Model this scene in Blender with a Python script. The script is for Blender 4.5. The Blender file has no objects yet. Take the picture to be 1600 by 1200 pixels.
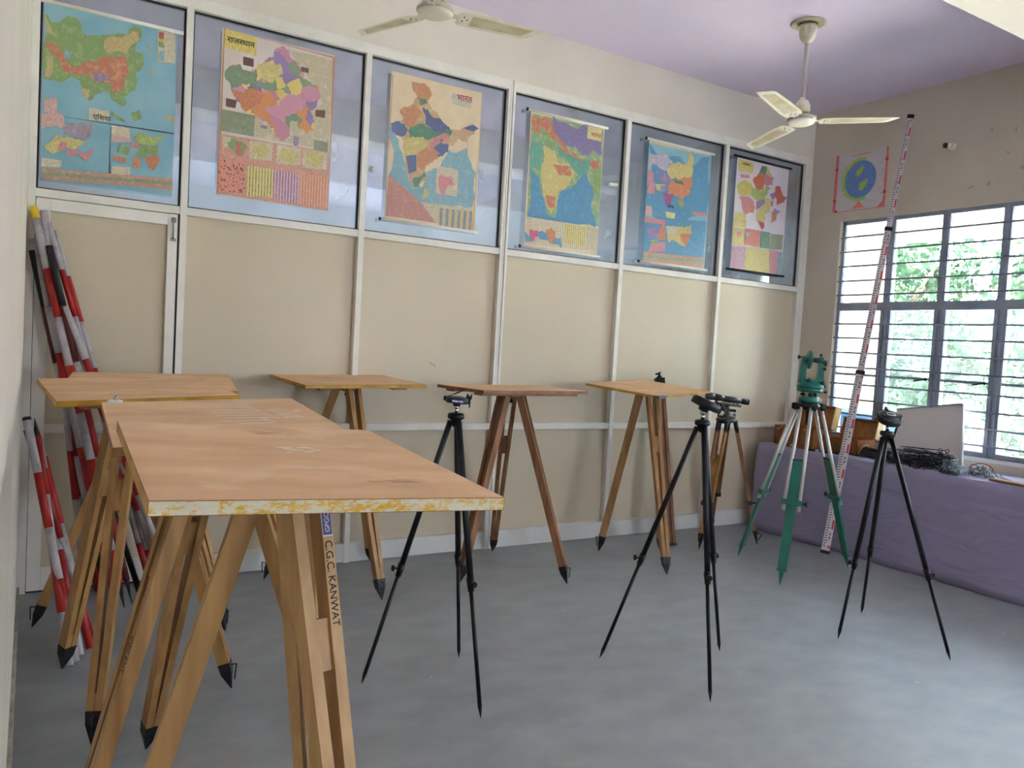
import bpy, bmesh, math, random
from mathutils import Vector, Matrix

S = bpy.context.scene
C = S.collection
V = Vector
PI = math.pi
random.seed(7)

# ------------------------------------------------------------------ camera
def make_camera():
    cd = bpy.data.cameras.new('camera')
    cd.sensor_fit = 'HORIZONTAL'
    cd.sensor_width = 36.0
    cd.lens = 27.797
    cd.clip_start = 0.02
    cd.clip_end = 200
    o = bpy.data.objects.new('camera', cd)
    C.objects.link(o)
    yaw, pitch, roll = -0.54784, -0.048739, 0.056838
    f = V((-math.sin(yaw) * math.cos(pitch), math.cos(yaw) * math.cos(pitch), math.sin(pitch)))
    r = V((math.cos(yaw), math.sin(yaw), 0))
    u = r.cross(f)
    c, s = math.cos(roll), math.sin(roll)
    r2 = c * r + s * u
    u2 = -s * r + c * u
    m = Matrix(((r2.x, u2.x, -f.x, -0.4447), (r2.y, u2.y, -f.y, -4.8468), (r2.z, u2.z, -f.z, 1.4682), (0, 0, 0, 1)))
    o.matrix_world = m
    S.camera = o
make_camera()

# ------------------------------------------------------------------ light
S.view_settings.view_transform = 'Standard'
S.view_settings.look = 'None'
S.view_settings.gamma = 1.0
S.view_settings.exposure = 1.76
S.view_settings.use_curve_mapping = False
S.cycles.max_bounces = 10
S.cycles.diffuse_bounces = 6
S.cycles.glossy_bounces = 4
S.cycles.transparent_max_bounces = 12
S.cycles.sample_clamp_indirect = 60.0

def make_world():
    w = bpy.data.worlds.new('sky')
    S.world = w
    w.use_nodes = True
    nt = w.node_tree
    nt.nodes.clear()
    out = nt.nodes.new('ShaderNodeOutputWorld')
    bg = nt.nodes.new('ShaderNodeBackground')
    sky = nt.nodes.new('ShaderNodeTexSky')
    sky.sky_type = 'HOSEK_WILKIE'
    sky.sun_direction = V((0.55, -0.45, 0.75)).normalized()
    sky.turbidity = 5
    sky.ground_albedo = 0.4
    mix = nt.nodes.new('ShaderNodeMixRGB')
    mix.inputs[0].default_value = 0.5
    mix.inputs[2].default_value = (0.86, 0.95, 1.08, 1)
    nt.links.new(sky.outputs[0], mix.inputs[1])
    nt.links.new(mix.outputs[0], bg.inputs[0])
    bg.inputs[1].default_value = 9.5
    nt.links.new(bg.outputs[0], out.inputs[0])
make_world()

def make_sun():
    d = bpy.data.lights.new('sun', 'SUN')
    d.energy = 75.0
    d.angle = 0.01
    d.color = (1.0, 0.96, 0.9)
    o = bpy.data.objects.new('sun', d)
    C.objects.link(o)
    o.rotation_euler = V((0.40, 0.30, 0.85)).to_track_quat('Z', 'Y').to_euler()
make_sun()

def area(name, loc, direction, sx, sy, power, col):
    d = bpy.data.lights.new(name, 'AREA')
    d.shape = 'RECTANGLE'
    d.size, d.size_y = sx, sy
    d.energy = power
    d.color = col
    o = bpy.data.objects.new(name, d)
    C.objects.link(o)
    o.location = loc
    o.rotation_euler = V(direction).to_track_quat('-Z', 'Z').to_euler()
    return o
# added fill lamp behind the camera, at an invented opening in the rear wall
area('rear_fill', (4.3, -8.40, 1.65), (-0.25, 1, 0.5), 1.35, 1.2, 9, (1.0, 0.98, 0.96))
# added lamp that brightens the back room seen through the glazed partition
area('back_room_fill', (2.5, 3.0, 3.2), (0, 0, -1), 5.0, 2.0, 50, (0.84, 0.92, 1.0))

# ------------------------------------------------------------------ materials
MATS = {}
def nodes(name):
    m = bpy.data.materials.new(name)
    m.use_nodes = True
    nt = m.node_tree
    b = nt.nodes['Principled BSDF']
    return m, nt, b, nt.nodes, nt.links

def lin(c):
    return tuple(((x / 255) / 12.92 if x / 255 <= 0.04045 else ((x / 255 + 0.055) / 1.055) ** 2.4) for x in c) + (1,)

def mat(name, rgb, rough=0.6, metal=0.0, rgb2=None, scale=8.0, amount=1.0, bump=0.0, bscale=None, stretch=None, spec=0.5, detail=4.0, lo=0.35, hi=0.65):
    """procedural surface: two colours mixed by noise, optional bump"""
    if name in MATS:
        return MATS[name]
    m, nt, b, N, L = nodes(name)
    c1 = lin(rgb)
    b.inputs['Roughness'].default_value = rough
    b.inputs['Metallic'].default_value = metal
    b.inputs['Specular IOR Level'].default_value = spec
    tc = N.new('ShaderNodeTexCoord')
    mp = N.new('ShaderNodeMapping')
    L.new(tc.outputs['Object'], mp.inputs[0])
    if stretch:
        mp.inputs['Scale'].default_value = stretch
    nz = N.new('ShaderNodeTexNoise')
    nz.inputs['Scale'].default_value = scale
    nz.inputs['Detail'].default_value = detail
    L.new(mp.outputs[0], nz.inputs['Vector'])
    c2 = lin(rgb2) if rgb2 else tuple(x * 0.93 for x in c1[:3]) + (1,)
    r = N.new('ShaderNodeValToRGB')
    r.color_ramp.elements[0].position = lo
    r.color_ramp.elements[1].position = hi
    r.color_ramp.elements[0].color = c1
    r.color_ramp.elements[1].color = c2
    L.new(nz.outputs[0], r.inputs[0])
    L.new(r.outputs[0], b.inputs['Base Color'])
    if bump:
        bp = N.new('ShaderNodeBump')
        bp.inputs['Strength'].default_value = bump
        bp.inputs['Distance'].default_value = 0.01
        n2 = N.new('ShaderNodeTexNoise')
        n2.inputs['Scale'].default_value = bscale or scale * 3
        n2.inputs['Detail'].default_value = 5
        L.new(mp.outputs[0], n2.inputs['Vector'])
        L.new(n2.outputs[0], bp.inputs['Height'])
        L.new(bp.outputs[0], b.inputs['Normal'])
    MATS[name] = m
    return m

M = {}
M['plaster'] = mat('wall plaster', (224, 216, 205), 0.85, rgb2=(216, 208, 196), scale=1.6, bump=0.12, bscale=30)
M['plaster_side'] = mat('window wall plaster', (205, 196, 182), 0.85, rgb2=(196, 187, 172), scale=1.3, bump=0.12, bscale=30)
M['ceiling'] = mat('lilac ceiling paint', (222, 210, 230), 0.9, rgb2=(216, 204, 228), scale=1.2, bump=0.05, bscale=40)
M['frame'] = mat('painted partition frame', (230, 227, 220), 0.45, rgb2=(220, 216, 208), scale=6)
M['kick'] = mat('white kick board', (216, 215, 212), 0.5, rgb2=(196, 190, 182), scale=3.2, lo=0.5, hi=0.8)
M['laminate'] = mat('beige laminate panel', (204, 190, 166), 0.40, rgb2=(198, 184, 160), scale=1.1)
M['gasket'] = mat('black gasket', (18, 18, 20), 0.6)
M['dirt'] = mat('brown dirt line', (120, 95, 78), 0.9, rgb2=(80, 62, 50), scale=20)
M['skirt'] = mat('worn skirting', (150, 140, 125), 0.8, rgb2=(188, 180, 165), scale=9)
M['winframe'] = mat('grey window steel', (150, 158, 176), 0.45, rgb2=(134, 142, 160), scale=7, metal=0.2)
M['sill'] = mat('white window sill', (226, 226, 230), 0.6)
M['ply'] = mat('plywood board face', (228, 186, 146), 0.48, rgb2=(202, 154, 114), scale=3.0, stretch=(1.2, 3.2, 1), detail=6, bump=0.03)
M['ply_edge'] = mat('brown raw board edge', (128, 84, 58), 0.6, rgb2=(154, 108, 78), scale=14)
M['yellow_edge'] = mat('ochre painted edge', (200, 156, 40), 0.5, rgb2=(170, 120, 22), scale=12)
M['chip_edge'] = mat('chipped yellow and white edge', (226, 222, 200), 0.6, rgb2=(228, 178, 22), scale=52, stretch=(0.8, 1, 1.8), lo=0.49, hi=0.57, detail=12)
for _n in M['chip_edge'].node_tree.nodes:
    if _n.type == 'TEX_NOISE':
        _n.inputs['Roughness'].default_value = 0.78
M['leg_wood'] = mat('varnished leg wood', (176, 132, 78), 0.45, rgb2=(150, 106, 58), scale=5, stretch=(6, 6, 0.6), detail=5)
M['leg_pale'] = mat('pale ash leg wood', (196, 156, 100), 0.45, rgb2=(176, 134, 82), scale=5, stretch=(6, 6, 0.6), detail=5)
M['leg_dark'] = mat('dark brown leg wood', (152, 106, 68), 0.5, rgb2=(122, 80, 48), scale=5, stretch=(6, 6, 0.6), detail=5)
M['iron'] = mat('black iron shoe', (34, 34, 38), 0.4, rgb2=(54, 52, 54), scale=30, metal=0.5)
M['wire'] = mat('dark wire', (46, 44, 44), 0.4, metal=0.7)
M['black_metal'] = mat('black tripod enamel', (12, 12, 15), 0.42, metal=0.0, spec=0.35)
M['black_plastic'] = mat('black plastic', (16, 16, 18), 0.45)
M['chrome'] = mat('chrome', (200, 200, 205), 0.18, metal=1.0)
M['green'] = mat('green instrument paint', (14, 112, 96), 0.32, rgb2=(12, 98, 84), scale=9)
M['green_dull'] = mat('dull green leg paint', (30, 116, 98), 0.4, rgb2=(62, 110, 92), scale=4)
M['white_alu'] = mat('pale grey aluminium tube', (202, 202, 196), 0.35, metal=0.25)
M['gunmetal'] = mat('worn gunmetal', (88, 90, 92), 0.38, rgb2=(128, 112, 84), scale=18, metal=0.6, lo=0.55, hi=0.8)
M['white_paint'] = mat('white rod paint', (178, 172, 176), 0.5, rgb2=(150, 143, 146), scale=22, lo=0.5, hi=0.75)
M['red_paint'] = mat('red rod paint', (178, 34, 24), 0.5, rgb2=(150, 26, 22), scale=12)
M['maroon_paint'] = mat('dark maroon rod paint', (84, 22, 24), 0.5)
M['black_paint'] = mat('black rod paint', (24, 24, 28), 0.5)
M['grey_paint'] = mat('grey rod paint', (130, 124, 122), 0.6)
M['yellow_cap'] = mat('yellow cap', (226, 192, 20), 0.5)
M['box_wood'] = mat('instrument box wood', (150, 92, 40), 0.5, rgb2=(124, 72, 30), scale=4, stretch=(1, 6, 3), detail=5)
M['box_in'] = mat('box inner wood', (176, 118, 62), 0.5, rgb2=(150, 96, 46), scale=4, stretch=(1, 5, 3))
M['box_pale'] = mat('pale box end wood', (214, 184, 130), 0.5)
M['pin'] = mat('steel chain pin', (120, 124, 128), 0.35, rgb2=(66, 70, 74), scale=30, metal=0.7)
M['pin_dark'] = mat('dark chain pin', (62, 62, 68), 0.45, metal=0.5)
M['fan'] = mat('cream fan enamel', (222, 216, 198), 0.4, rgb2=(198, 186, 154), scale=7, lo=0.5, hi=0.75)
M['fan_dust'] = mat('dusty fan blade panel', (204, 194, 168), 0.6, rgb2=(178, 160, 128), scale=9)
M['fan_grey'] = mat('grey fan rod', (178, 170, 164), 0.45)
M['brass'] = mat('brass ring', (190, 150, 50), 0.3, metal=0.8)
M['paper'] = mat('white paper', (226, 222, 224), 0.7)
M['pink_tape'] = mat('pink border paper', (222, 120, 124), 0.7, rgb2=(214, 104, 108), scale=20)
M['red_tape'] = mat('red tape square', (200, 54, 66), 0.7)
M['globe_blue'] = mat('blue crayon', (86, 124, 190), 0.8, rgb2=(120, 152, 204), scale=40, stretch=(1, 4, 1))
M['globe_green'] = mat('green crayon', (160, 190, 110), 0.8, rgb2=(180, 200, 90), scale=40)
M['orange_paper'] = mat('orange crayon', (232, 140, 104), 0.8)
M['ink'] = mat('black ink', (28, 22, 22), 0.7)
M['ink_red'] = mat('red ink', (190, 30, 24), 0.7)
M['ink_grey'] = mat('grey print', (120, 116, 118), 0.7)
M['label_blue'] = mat('blue label', (36, 52, 130), 0.4)
M['chalk'] = mat('white chalk', (240, 230, 214), 0.95)
M['tape_mark'] = mat('old tape mark', (176, 168, 156), 0.8)
M['tape_tan'] = mat('torn brown tape', (190, 156, 112), 0.7)
M['staff_white'] = mat('white staff face', (200, 190, 194), 0.45)
M['poster_paper'] = mat('poster sheet', (206, 200, 204), 0.75)
M['board_white'] = mat('white drawing sheet', (214, 208, 212), 0.6, rgb2=(206, 200, 198), scale=2)
M['slate'] = mat('dark notice board', (42, 50, 60), 0.4, rgb2=(52, 60, 70), scale=3)
M['blue_tarp'] = mat('blue painted metal', (46, 108, 160), 0.5)
M['terracotta'] = mat('pale flower pot', (210, 196, 200), 0.7)
M['concrete'] = mat('sunlit paving', (226, 222, 214), 0.9, rgb2=(214, 210, 200), scale=2)
M['grass'] = mat('sunlit grass', (140, 146, 108), 0.95, rgb2=(170, 170, 140), scale=5, bump=0.4)
M['bark'] = mat('tree bark', (110, 100, 86), 0.9, rgb2=(84, 76, 64), scale=6)
M['outer_wall'] = mat('verandah paint', (160, 158, 150), 0.8)
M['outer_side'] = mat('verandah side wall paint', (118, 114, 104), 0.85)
M['cord'] = mat('jute cord', (186, 170, 140), 0.9)
M['cord_red'] = mat('red cord', (140, 26, 44), 0.8)
M['rosewood'] = mat('alidade wood', (150, 98, 82), 0.4, rgb2=(126, 76, 62), scale=8)
M['steel'] = mat('bright steel', (176, 180, 186), 0.25, metal=0.9)

def ply_material():
    m, nt, b, N, L = nodes('plywood board face')
    tc = N.new('ShaderNodeTexCoord')
    mp = N.new('ShaderNodeMapping'); mp.inputs['Scale'].default_value = (1.2, 3.2, 1)
    L.new(tc.outputs['Object'], mp.inputs[0])
    n1 = N.new('ShaderNodeTexNoise'); n1.inputs['Scale'].default_value = 3.0; n1.inputs['Detail'].default_value = 7
    n2 = N.new('ShaderNodeTexNoise'); n2.inputs['Scale'].default_value = 4.2; n2.inputs['Detail'].default_value = 4; n2.inputs['Distortion'].default_value = 0.8
    L.new(mp.outputs[0], n1.inputs['Vector']); L.new(tc.outputs['Object'], n2.inputs['Vector'])
    r1 = N.new('ShaderNodeValToRGB'); r1.color_ramp.elements[0].position = 0.32; r1.color_ramp.elements[1].position = 0.68
    r1.color_ramp.elements[0].color = lin((238, 196, 148)); r1.color_ramp.elements[1].color = lin((214, 166, 120))
    r2 = N.new('ShaderNodeValToRGB'); r2.color_ramp.elements[0].position = 0.56; r2.color_ramp.elements[1].position = 0.74
    r2.color_ramp.elements[0].color = (0, 0, 0, 1); r2.color_ramp.elements[1].color = (0.75, 0.75, 0.75, 1)
    L.new(n1.outputs[0], r1.inputs[0]); L.new(n2.outputs[0], r2.inputs[0])
    mx = N.new('ShaderNodeMixRGB'); mx.inputs[2].default_value = lin((244, 216, 182))
    L.new(r2.outputs[0], mx.inputs[0]); L.new(r1.outputs[0], mx.inputs[1]); L.new(mx.outputs[0], b.inputs['Base Color'])
    b.inputs['Roughness'].default_value = 0.46
    return m
M['ply'] = ply_material()

def floor_material():
    m, nt, b, N, L = nodes('polished cement floor')
    tc = N.new('ShaderNodeTexCoord')
    n1 = N.new('ShaderNodeTexNoise'); n1.inputs['Scale'].default_value = 0.9; n1.inputs['Detail'].default_value = 7; n1.inputs['Distortion'].default_value = 0.6
    n2 = N.new('ShaderNodeTexNoise'); n2.inputs['Scale'].default_value = 5.5; n2.inputs['Detail'].default_value = 8
    mp = N.new('ShaderNodeMapping'); mp.inputs['Scale'].default_value = (0.8, 1.2, 1); mp.inputs['Rotation'].default_value = (0, 0, 0.5)
    L.new(tc.outputs['Object'], n1.inputs['Vector']); L.new(tc.outputs['Object'], mp.inputs[0]); L.new(mp.outputs[0], n2.inputs['Vector'])
    r1 = N.new('ShaderNodeValToRGB'); r1.color_ramp.elements[0].position = 0.3; r1.color_ramp.elements[1].position = 0.7
    r1.color_ramp.elements[0].color = lin((130, 134, 136)); r1.color_ramp.elements[1].color = lin((148, 151, 152))
    r2 = N.new('ShaderNodeValToRGB'); r2.color_ramp.elements[0].position = 0.35; r2.color_ramp.elements[1].position = 0.7
    r2.color_ramp.elements[0].color = lin((132, 136, 139)); r2.color_ramp.elements[1].color = lin((168, 172, 173))
    L.new(n1.outputs[0], r1.inputs[0]); L.new(n2.outputs[0], r2.inputs[0])
    mx = N.new('ShaderNodeMixRGB'); mx.inputs[0].default_value = 0.45
    L.new(r1.outputs[0], mx.inputs[1]); L.new(r2.outputs[0], mx.inputs[2])
    # paint flecks and chips
    vo = N.new('ShaderNodeTexVoronoi'); vo.inputs['Scale'].default_value = 7.0; vo.inputs['Randomness'].default_value = 1.0
    nd = N.new('ShaderNodeTexNoise'); nd.inputs['Scale'].default_value = 30
    ad = N.new('ShaderNodeMixRGB'); ad.inputs[0].default_value = 0.04
    L.new(tc.outputs['Object'], nd.inputs['Vector']); L.new(tc.outputs['Object'], ad.inputs[1]); L.new(nd.outputs['Color'], ad.inputs[2]); L.new(ad.outputs[0], vo.inputs['Vector'])
    rv = N.new('ShaderNodeValToRGB'); rv.color_ramp.elements[0].position = 0.045; rv.color_ramp.elements[1].position = 0.06
    rv.color_ramp.elements[0].color = (1, 1, 1, 1); rv.color_ramp.elements[1].color = (0, 0, 0, 1)
    L.new(vo.outputs['Distance'], rv.inputs[0])
    n3 = N.new('ShaderNodeTexNoise'); n3.inputs['Scale'].default_value = 1.3
    L.new(tc.outputs['Object'], n3.inputs['Vector'])
    r3 = N.new('ShaderNodeValToRGB'); r3.color_ramp.elements[0].position = 0.52; r3.color_ramp.elements[1].position = 0.6
    L.new(n3.outputs[0], r3.inputs[0])
    mu = N.new('ShaderNodeMath'); mu.operation = 'MULTIPLY'
    L.new(rv.outputs[0], mu.inputs[0]); L.new(r3.outputs[0], mu.inputs[1])
    m2 = N.new('ShaderNodeMixRGB'); m2.inputs[2].default_value = lin((190, 186, 178))
    L.new(mu.outputs[0], m2.inputs[0]); L.new(mx.outputs[0], m2.inputs[1])
    L.new(m2.outputs[0], b.inputs['Base Color'])
    rr = N.new('ShaderNodeMapRange'); rr.inputs[3].default_value = 0.36; rr.inputs[4].default_value = 0.6
    L.new(n2.outputs[0], rr.inputs[0]); L.new(rr.outputs[0], b.inputs['Roughness'])
    bp = N.new('ShaderNodeBump'); bp.inputs['Strength'].default_value = 0.06; bp.inputs['Distance'].default_value = 0.01
    L.new(n2.outputs[0], bp.inputs['Height']); L.new(bp.outputs[0], b.inputs['Normal'])
    return m
M['floor'] = floor_material()

def glass_material(name, tint, refl, dust, rough=0.02, dust_noise=True):
    """thin pane: reflects, lets the rest through, and carries a film of dust"""
    m = bpy.data.materials.new(name); m.use_nodes = True
    nt = m.node_tree; N = nt.nodes; L = nt.links; N.clear()
    out = N.new('ShaderNodeOutputMaterial')
    tr = N.new('ShaderNodeBsdfTransparent'); tr.inputs[0].default_value = tint
    gl = N.new('ShaderNodeBsdfGlossy'); gl.inputs['Roughness'].default_value = rough
    gl.inputs[0].default_value = (0.95, 0.97, 1, 1)
    fr = N.new('ShaderNodeFresnel'); fr.inputs[0].default_value = 1.5
    ad = N.new('ShaderNodeMath'); ad.operation = 'ADD'; ad.inputs[1].default_value = refl; ad.use_clamp = True
    L.new(fr.outputs[0], ad.inputs[0])
    mx = N.new('ShaderNodeMixShader')
    L.new(ad.outputs[0], mx.inputs[0]); L.new(tr.outputs[0], mx.inputs[1]); L.new(gl.outputs[0], mx.inputs[2])
    dd = N.new('ShaderNodeBsdfDiffuse'); dd.inputs[0].default_value = (0.75, 0.78, 0.8, 1)
    dt = N.new('ShaderNodeBsdfTranslucent'); dt.inputs[0].default_value = (0.75, 0.80, 0.82, 1)
    df = N.new('ShaderNodeMixShader'); df.inputs[0].default_value = 0.5
    L.new(dd.outputs[0], df.inputs[1]); L.new(dt.outputs[0], df.inputs[2])
    m2 = N.new('ShaderNodeMixShader')
    tc = N.new('ShaderNodeTexCoord'); nz = N.new('ShaderNodeTexNoise'); nz.inputs['Scale'].default_value = 1.8; nz.inputs['Detail'].default_value = 5; nz.inputs['Distortion'].default_value = 1.5
    L.new(tc.outputs['Object'], nz.inputs['Vector'])
    mr = N.new('ShaderNodeMapRange'); mr.inputs[1].default_value = 0.35; mr.inputs[2].default_value = 0.75
    mr.inputs[3].default_value = dust * 0.4; mr.inputs[4].default_value = dust * 1.6
    L.new(nz.outputs[0], mr.inputs[0]); L.new(mr.outputs[0], m2.inputs[0])
    L.new(mx.outputs[0], m2.inputs[1]); L.new(df.outputs[0], m2.inputs[2]); L.new(m2.outputs[0], out.inputs[0])
    return m
M['glass_partition'] = glass_material('partition glass', (0.74, 0.78, 0.80, 1), 0.30, 0.18, 0.035)
M['glass_window'] = glass_material('window glass', (0.97, 0.99, 0.98, 1), 0.0, 0.012, 0.01)
M['glass_dusty'] = glass_material('dusty window glass', (0.90, 0.96, 0.97, 1), 0.0, 0.075, 0.02)

def cloth_material():
    m, nt, b, N, L = nodes('lavender table cloth')
    b.inputs['Base Color'].default_value = lin((150, 143, 174))
    b.inputs['Roughness'].default_value = 0.85
    b.inputs['Sheen Weight'].default_value = 0.2
    tc = N.new('ShaderNodeTexCoord')
    mp = N.new('ShaderNodeMapping'); mp.inputs['Scale'].default_value = (1, 0.6, 2.2)
    L.new(tc.outputs['Object'], mp.inputs[0])
    nz = N.new('ShaderNodeTexNoise'); nz.inputs['Scale'].default_value = 2.6; nz.inputs['Detail'].default_value = 3; nz.inputs['Distortion'].default_value = 1.2
    L.new(mp.outputs[0], nz.inputs['Vector'])
    bp = N.new('ShaderNodeBump'); bp.inputs['Strength'].default_value = 0.35; bp.inputs['Distance'].default_value = 0.06
    L.new(nz.outputs[0], bp.inputs['Height']); L.new(bp.outputs[0], b.inputs['Normal'])
    return m
M['cloth'] = cloth_material()

def foliage_material(name, a, bcol):
    m, nt, b, N, L = nodes(name)
    oi = N.new('ShaderNodeTexCoord')
    nz = N.new('ShaderNodeTexNoise'); nz.inputs['Scale'].default_value = 1.7; nz.inputs['Detail'].default_value = 6
    L.new(oi.outputs['Object'], nz.inputs['Vector'])
    r = N.new('ShaderNodeValToRGB'); r.color_ramp.elements[0].position = 0.35; r.color_ramp.elements[1].position = 0.65
    r.color_ramp.elements[0].color = lin(a); r.color_ramp.elements[1].color = lin(bcol)
    L.new(nz.outputs[0], r.inputs[0]); L.new(r.outputs[0], b.inputs['Base Color'])
    b.inputs['Roughness'].default_value = 0.5
    b.inputs['Transmission Weight'].default_value = 0.0
    return m
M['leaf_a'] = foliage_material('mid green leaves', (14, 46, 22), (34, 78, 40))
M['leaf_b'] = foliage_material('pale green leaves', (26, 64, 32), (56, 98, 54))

def voronoi_mat(name, cols, scale, rough=0.5):
    """printed map districts: each cell one of a few inks"""
    m, nt, b, N, L = nodes(name)
    tc = N.new('ShaderNodeTexCoord')
    nz = N.new('ShaderNodeTexNoise'); nz.inputs['Scale'].default_value = 30
    mx = N.new('ShaderNodeMixRGB'); mx.inputs[0].default_value = 0.04
    L.new(tc.outputs['Object'], nz.inputs['Vector']); L.new(tc.outputs['Object'], mx.inputs[1]); L.new(nz.outputs['Color'], mx.inputs[2])
    vo = N.new('ShaderNodeTexVoronoi'); vo.inputs['Scale'].default_value = scale
    L.new(mx.outputs[0], vo.inputs['Vector'])
    sp = N.new('ShaderNodeSeparateColor'); L.new(vo.outputs['Color'], sp.inputs[0])
    r = N.new('ShaderNodeValToRGB'); r.color_ramp.interpolation = 'CONSTANT'
    el = r.color_ramp.elements
    el[0].position = 0.0; el[0].color = lin(cols[0]); el[1].position = 1.0 / len(cols); el[1].color = lin(cols[1])
    for i in range(2, len(cols)):
        e = el.new(i / len(cols)); e.color = lin(cols[i])
    L.new(sp.outputs[0], r.inputs[0]); L.new(r.outputs[0], b.inputs['Base Color'])
    b.inputs['Roughness'].default_value = rough
    return m

def stripe_mat(name, c1, c2, axis, scale, rough=0.5):
    m, nt, b, N, L = nodes(name)
    tc = N.new('ShaderNodeTexCoord')
    wv = N.new('ShaderNodeTexWave'); wv.wave_type = 'BANDS'; wv.bands_direction = axis; wv.inputs['Scale'].default_value = scale
    wv.inputs['Distortion'].default_value = 0.3
    L.new(tc.outputs['Object'], wv.inputs['Vector'])
    nz = N.new('ShaderNodeTexNoise'); nz.inputs['Scale'].default_value = 120
    L.new(tc.outputs['Object'], nz.inputs['Vector'])
    mu = N.new('ShaderNodeMath'); mu.operation = 'MULTIPLY'
    L.new(wv.outputs['Fac'], mu.inputs[0]); L.new(nz.outputs[0], mu.inputs[1])
    r = N.new('ShaderNodeValToRGB'); r.color_ramp.elements[0].position = 0.15; r.color_ramp.elements[1].position = 0.5
    r.color_ramp.elements[0].color = lin(c1); r.color_ramp.elements[1].color = lin(c2)
    L.new(mu.outputs[0], r.inputs[0]); L.new(r.outputs[0], b.inputs['Base Color'])
    b.inputs['Roughness'].default_value = rough
    return m

INK = dict(green=((122, 162, 92), (148, 176, 108)), tan=((196, 186, 120), (210, 170, 112)), relief=((214, 150, 104), (200, 104, 84)), violet=((140, 120, 170), (160, 136, 180)),
 sea=((122, 172, 192), (140, 186, 202)), cream=((222, 208, 178), (212, 198, 168)), cream2=((214, 196, 168), (204, 190, 160)), red=((206, 84, 74), (196, 78, 70)), yellow=((226, 196, 80), (220, 190, 80)),
 sky=((136, 176, 200), (150, 190, 210)), pinkp=((226, 180, 172), (220, 172, 168)), creamt=((226, 212, 180), (216, 204, 172)), grid=((60, 56, 60), (70, 64, 66)), violet2=((164, 146, 168), (176, 158, 176)),
 yellow2=((222, 206, 132), (212, 192, 112)), pinkl=((222, 140, 140), (214, 130, 150)), lime=((176, 196, 104), (160, 186, 96)), orange=((222, 136, 92), (214, 124, 84)), strip1=((204, 160, 130), (190, 140, 116)), strip2=((150, 160, 128), (140, 156, 124)),
 orangeb=((212, 140, 92), (206, 132, 86)), road=((220, 208, 178), (200, 186, 150)), gren=((130, 158, 122), (120, 150, 116)), titley=((232, 212, 110), (226, 206, 104)), brown=((118, 70, 62), (96, 60, 60)), sage=((146, 156, 124), (136, 148, 118)),
 salmon=((226, 160, 140), (220, 150, 134)), salmon2=((216, 112, 100), (206, 104, 96)), landi=((206, 190, 140), (216, 150, 110)), iorange=((214, 146, 102), (206, 134, 92)), iblue=((90, 104, 160), (84, 98, 150)), igreen=((78, 132, 104), (84, 142, 108)),
 titleg=((206, 206, 184), (214, 208, 186)), rose=((204, 140, 128), (196, 130, 122)), land2=((104, 170, 140), (190, 190, 120)), violet3=((132, 122, 174), (122, 112, 166)), teal=((92, 168, 152), (100, 176, 156)), seab=((82, 154, 200), (76, 146, 194)),
 titlec=((230, 220, 150), (226, 214, 140)), magenta=((212, 86, 130), (206, 80, 124)), magentad=((168, 82, 140), (160, 76, 134)), pinkw=((214, 184, 200), (180, 176, 206)), d_or=((226, 112, 70), (220, 104, 64)), d_ye=((214, 204, 104), (206, 196, 96)))
PRINT = {}
def ink_material(name, a, c):
    """printed paper: two inks mottled together, a few darker blotches and a fine speckle of place names"""
    m, nt, b, N, L = nodes(name)
    tc = N.new('ShaderNodeTexCoord')
    n1 = N.new('ShaderNodeTexNoise'); n1.inputs['Scale'].default_value = 22; n1.inputs['Detail'].default_value = 8; n1.inputs['Roughness'].default_value = 0.7
    n2 = N.new('ShaderNodeTexNoise'); n2.inputs['Scale'].default_value = 130; n2.inputs['Detail'].default_value = 3
    L.new(tc.outputs['Object'], n1.inputs['Vector']); L.new(tc.outputs['Object'], n2.inputs['Vector'])
    r1 = N.new('ShaderNodeValToRGB'); r1.color_ramp.elements[0].position = 0.38; r1.color_ramp.elements[1].position = 0.6
    r1.color_ramp.elements[0].color = lin(a); r1.color_ramp.elements[1].color = lin(c)
    e = r1.color_ramp.elements.new(0.5); e.color = lin(tuple(min(255, int((x + y) / 2 * 0.93)) for x, y in zip(a, c)))
    L.new(n1.outputs[0], r1.inputs[0])
    r2 = N.new('ShaderNodeValToRGB'); r2.color_ramp.elements[0].position = 0.60; r2.color_ramp.elements[1].position = 0.66
    r2.color_ramp.elements[0].color = (0, 0, 0, 1); r2.color_ramp.elements[1].color = (0.42, 0.42, 0.42, 1)
    L.new(n2.outputs[0], r2.inputs[0])
    mx = N.new('ShaderNodeMixRGB'); mx.inputs[2].default_value = lin((70, 66, 74))
    L.new(r2.outputs[0], mx.inputs[0]); L.new(r1.outputs[0], mx.inputs[1]); L.new(mx.outputs[0], b.inputs['Base Color'])
    b.inputs['Roughness'].default_value = 0.38
    return m
def ink(k):
    if k not in PRINT:
        PRINT[k] = make_ink(k)
    return PRINT[k]
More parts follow.
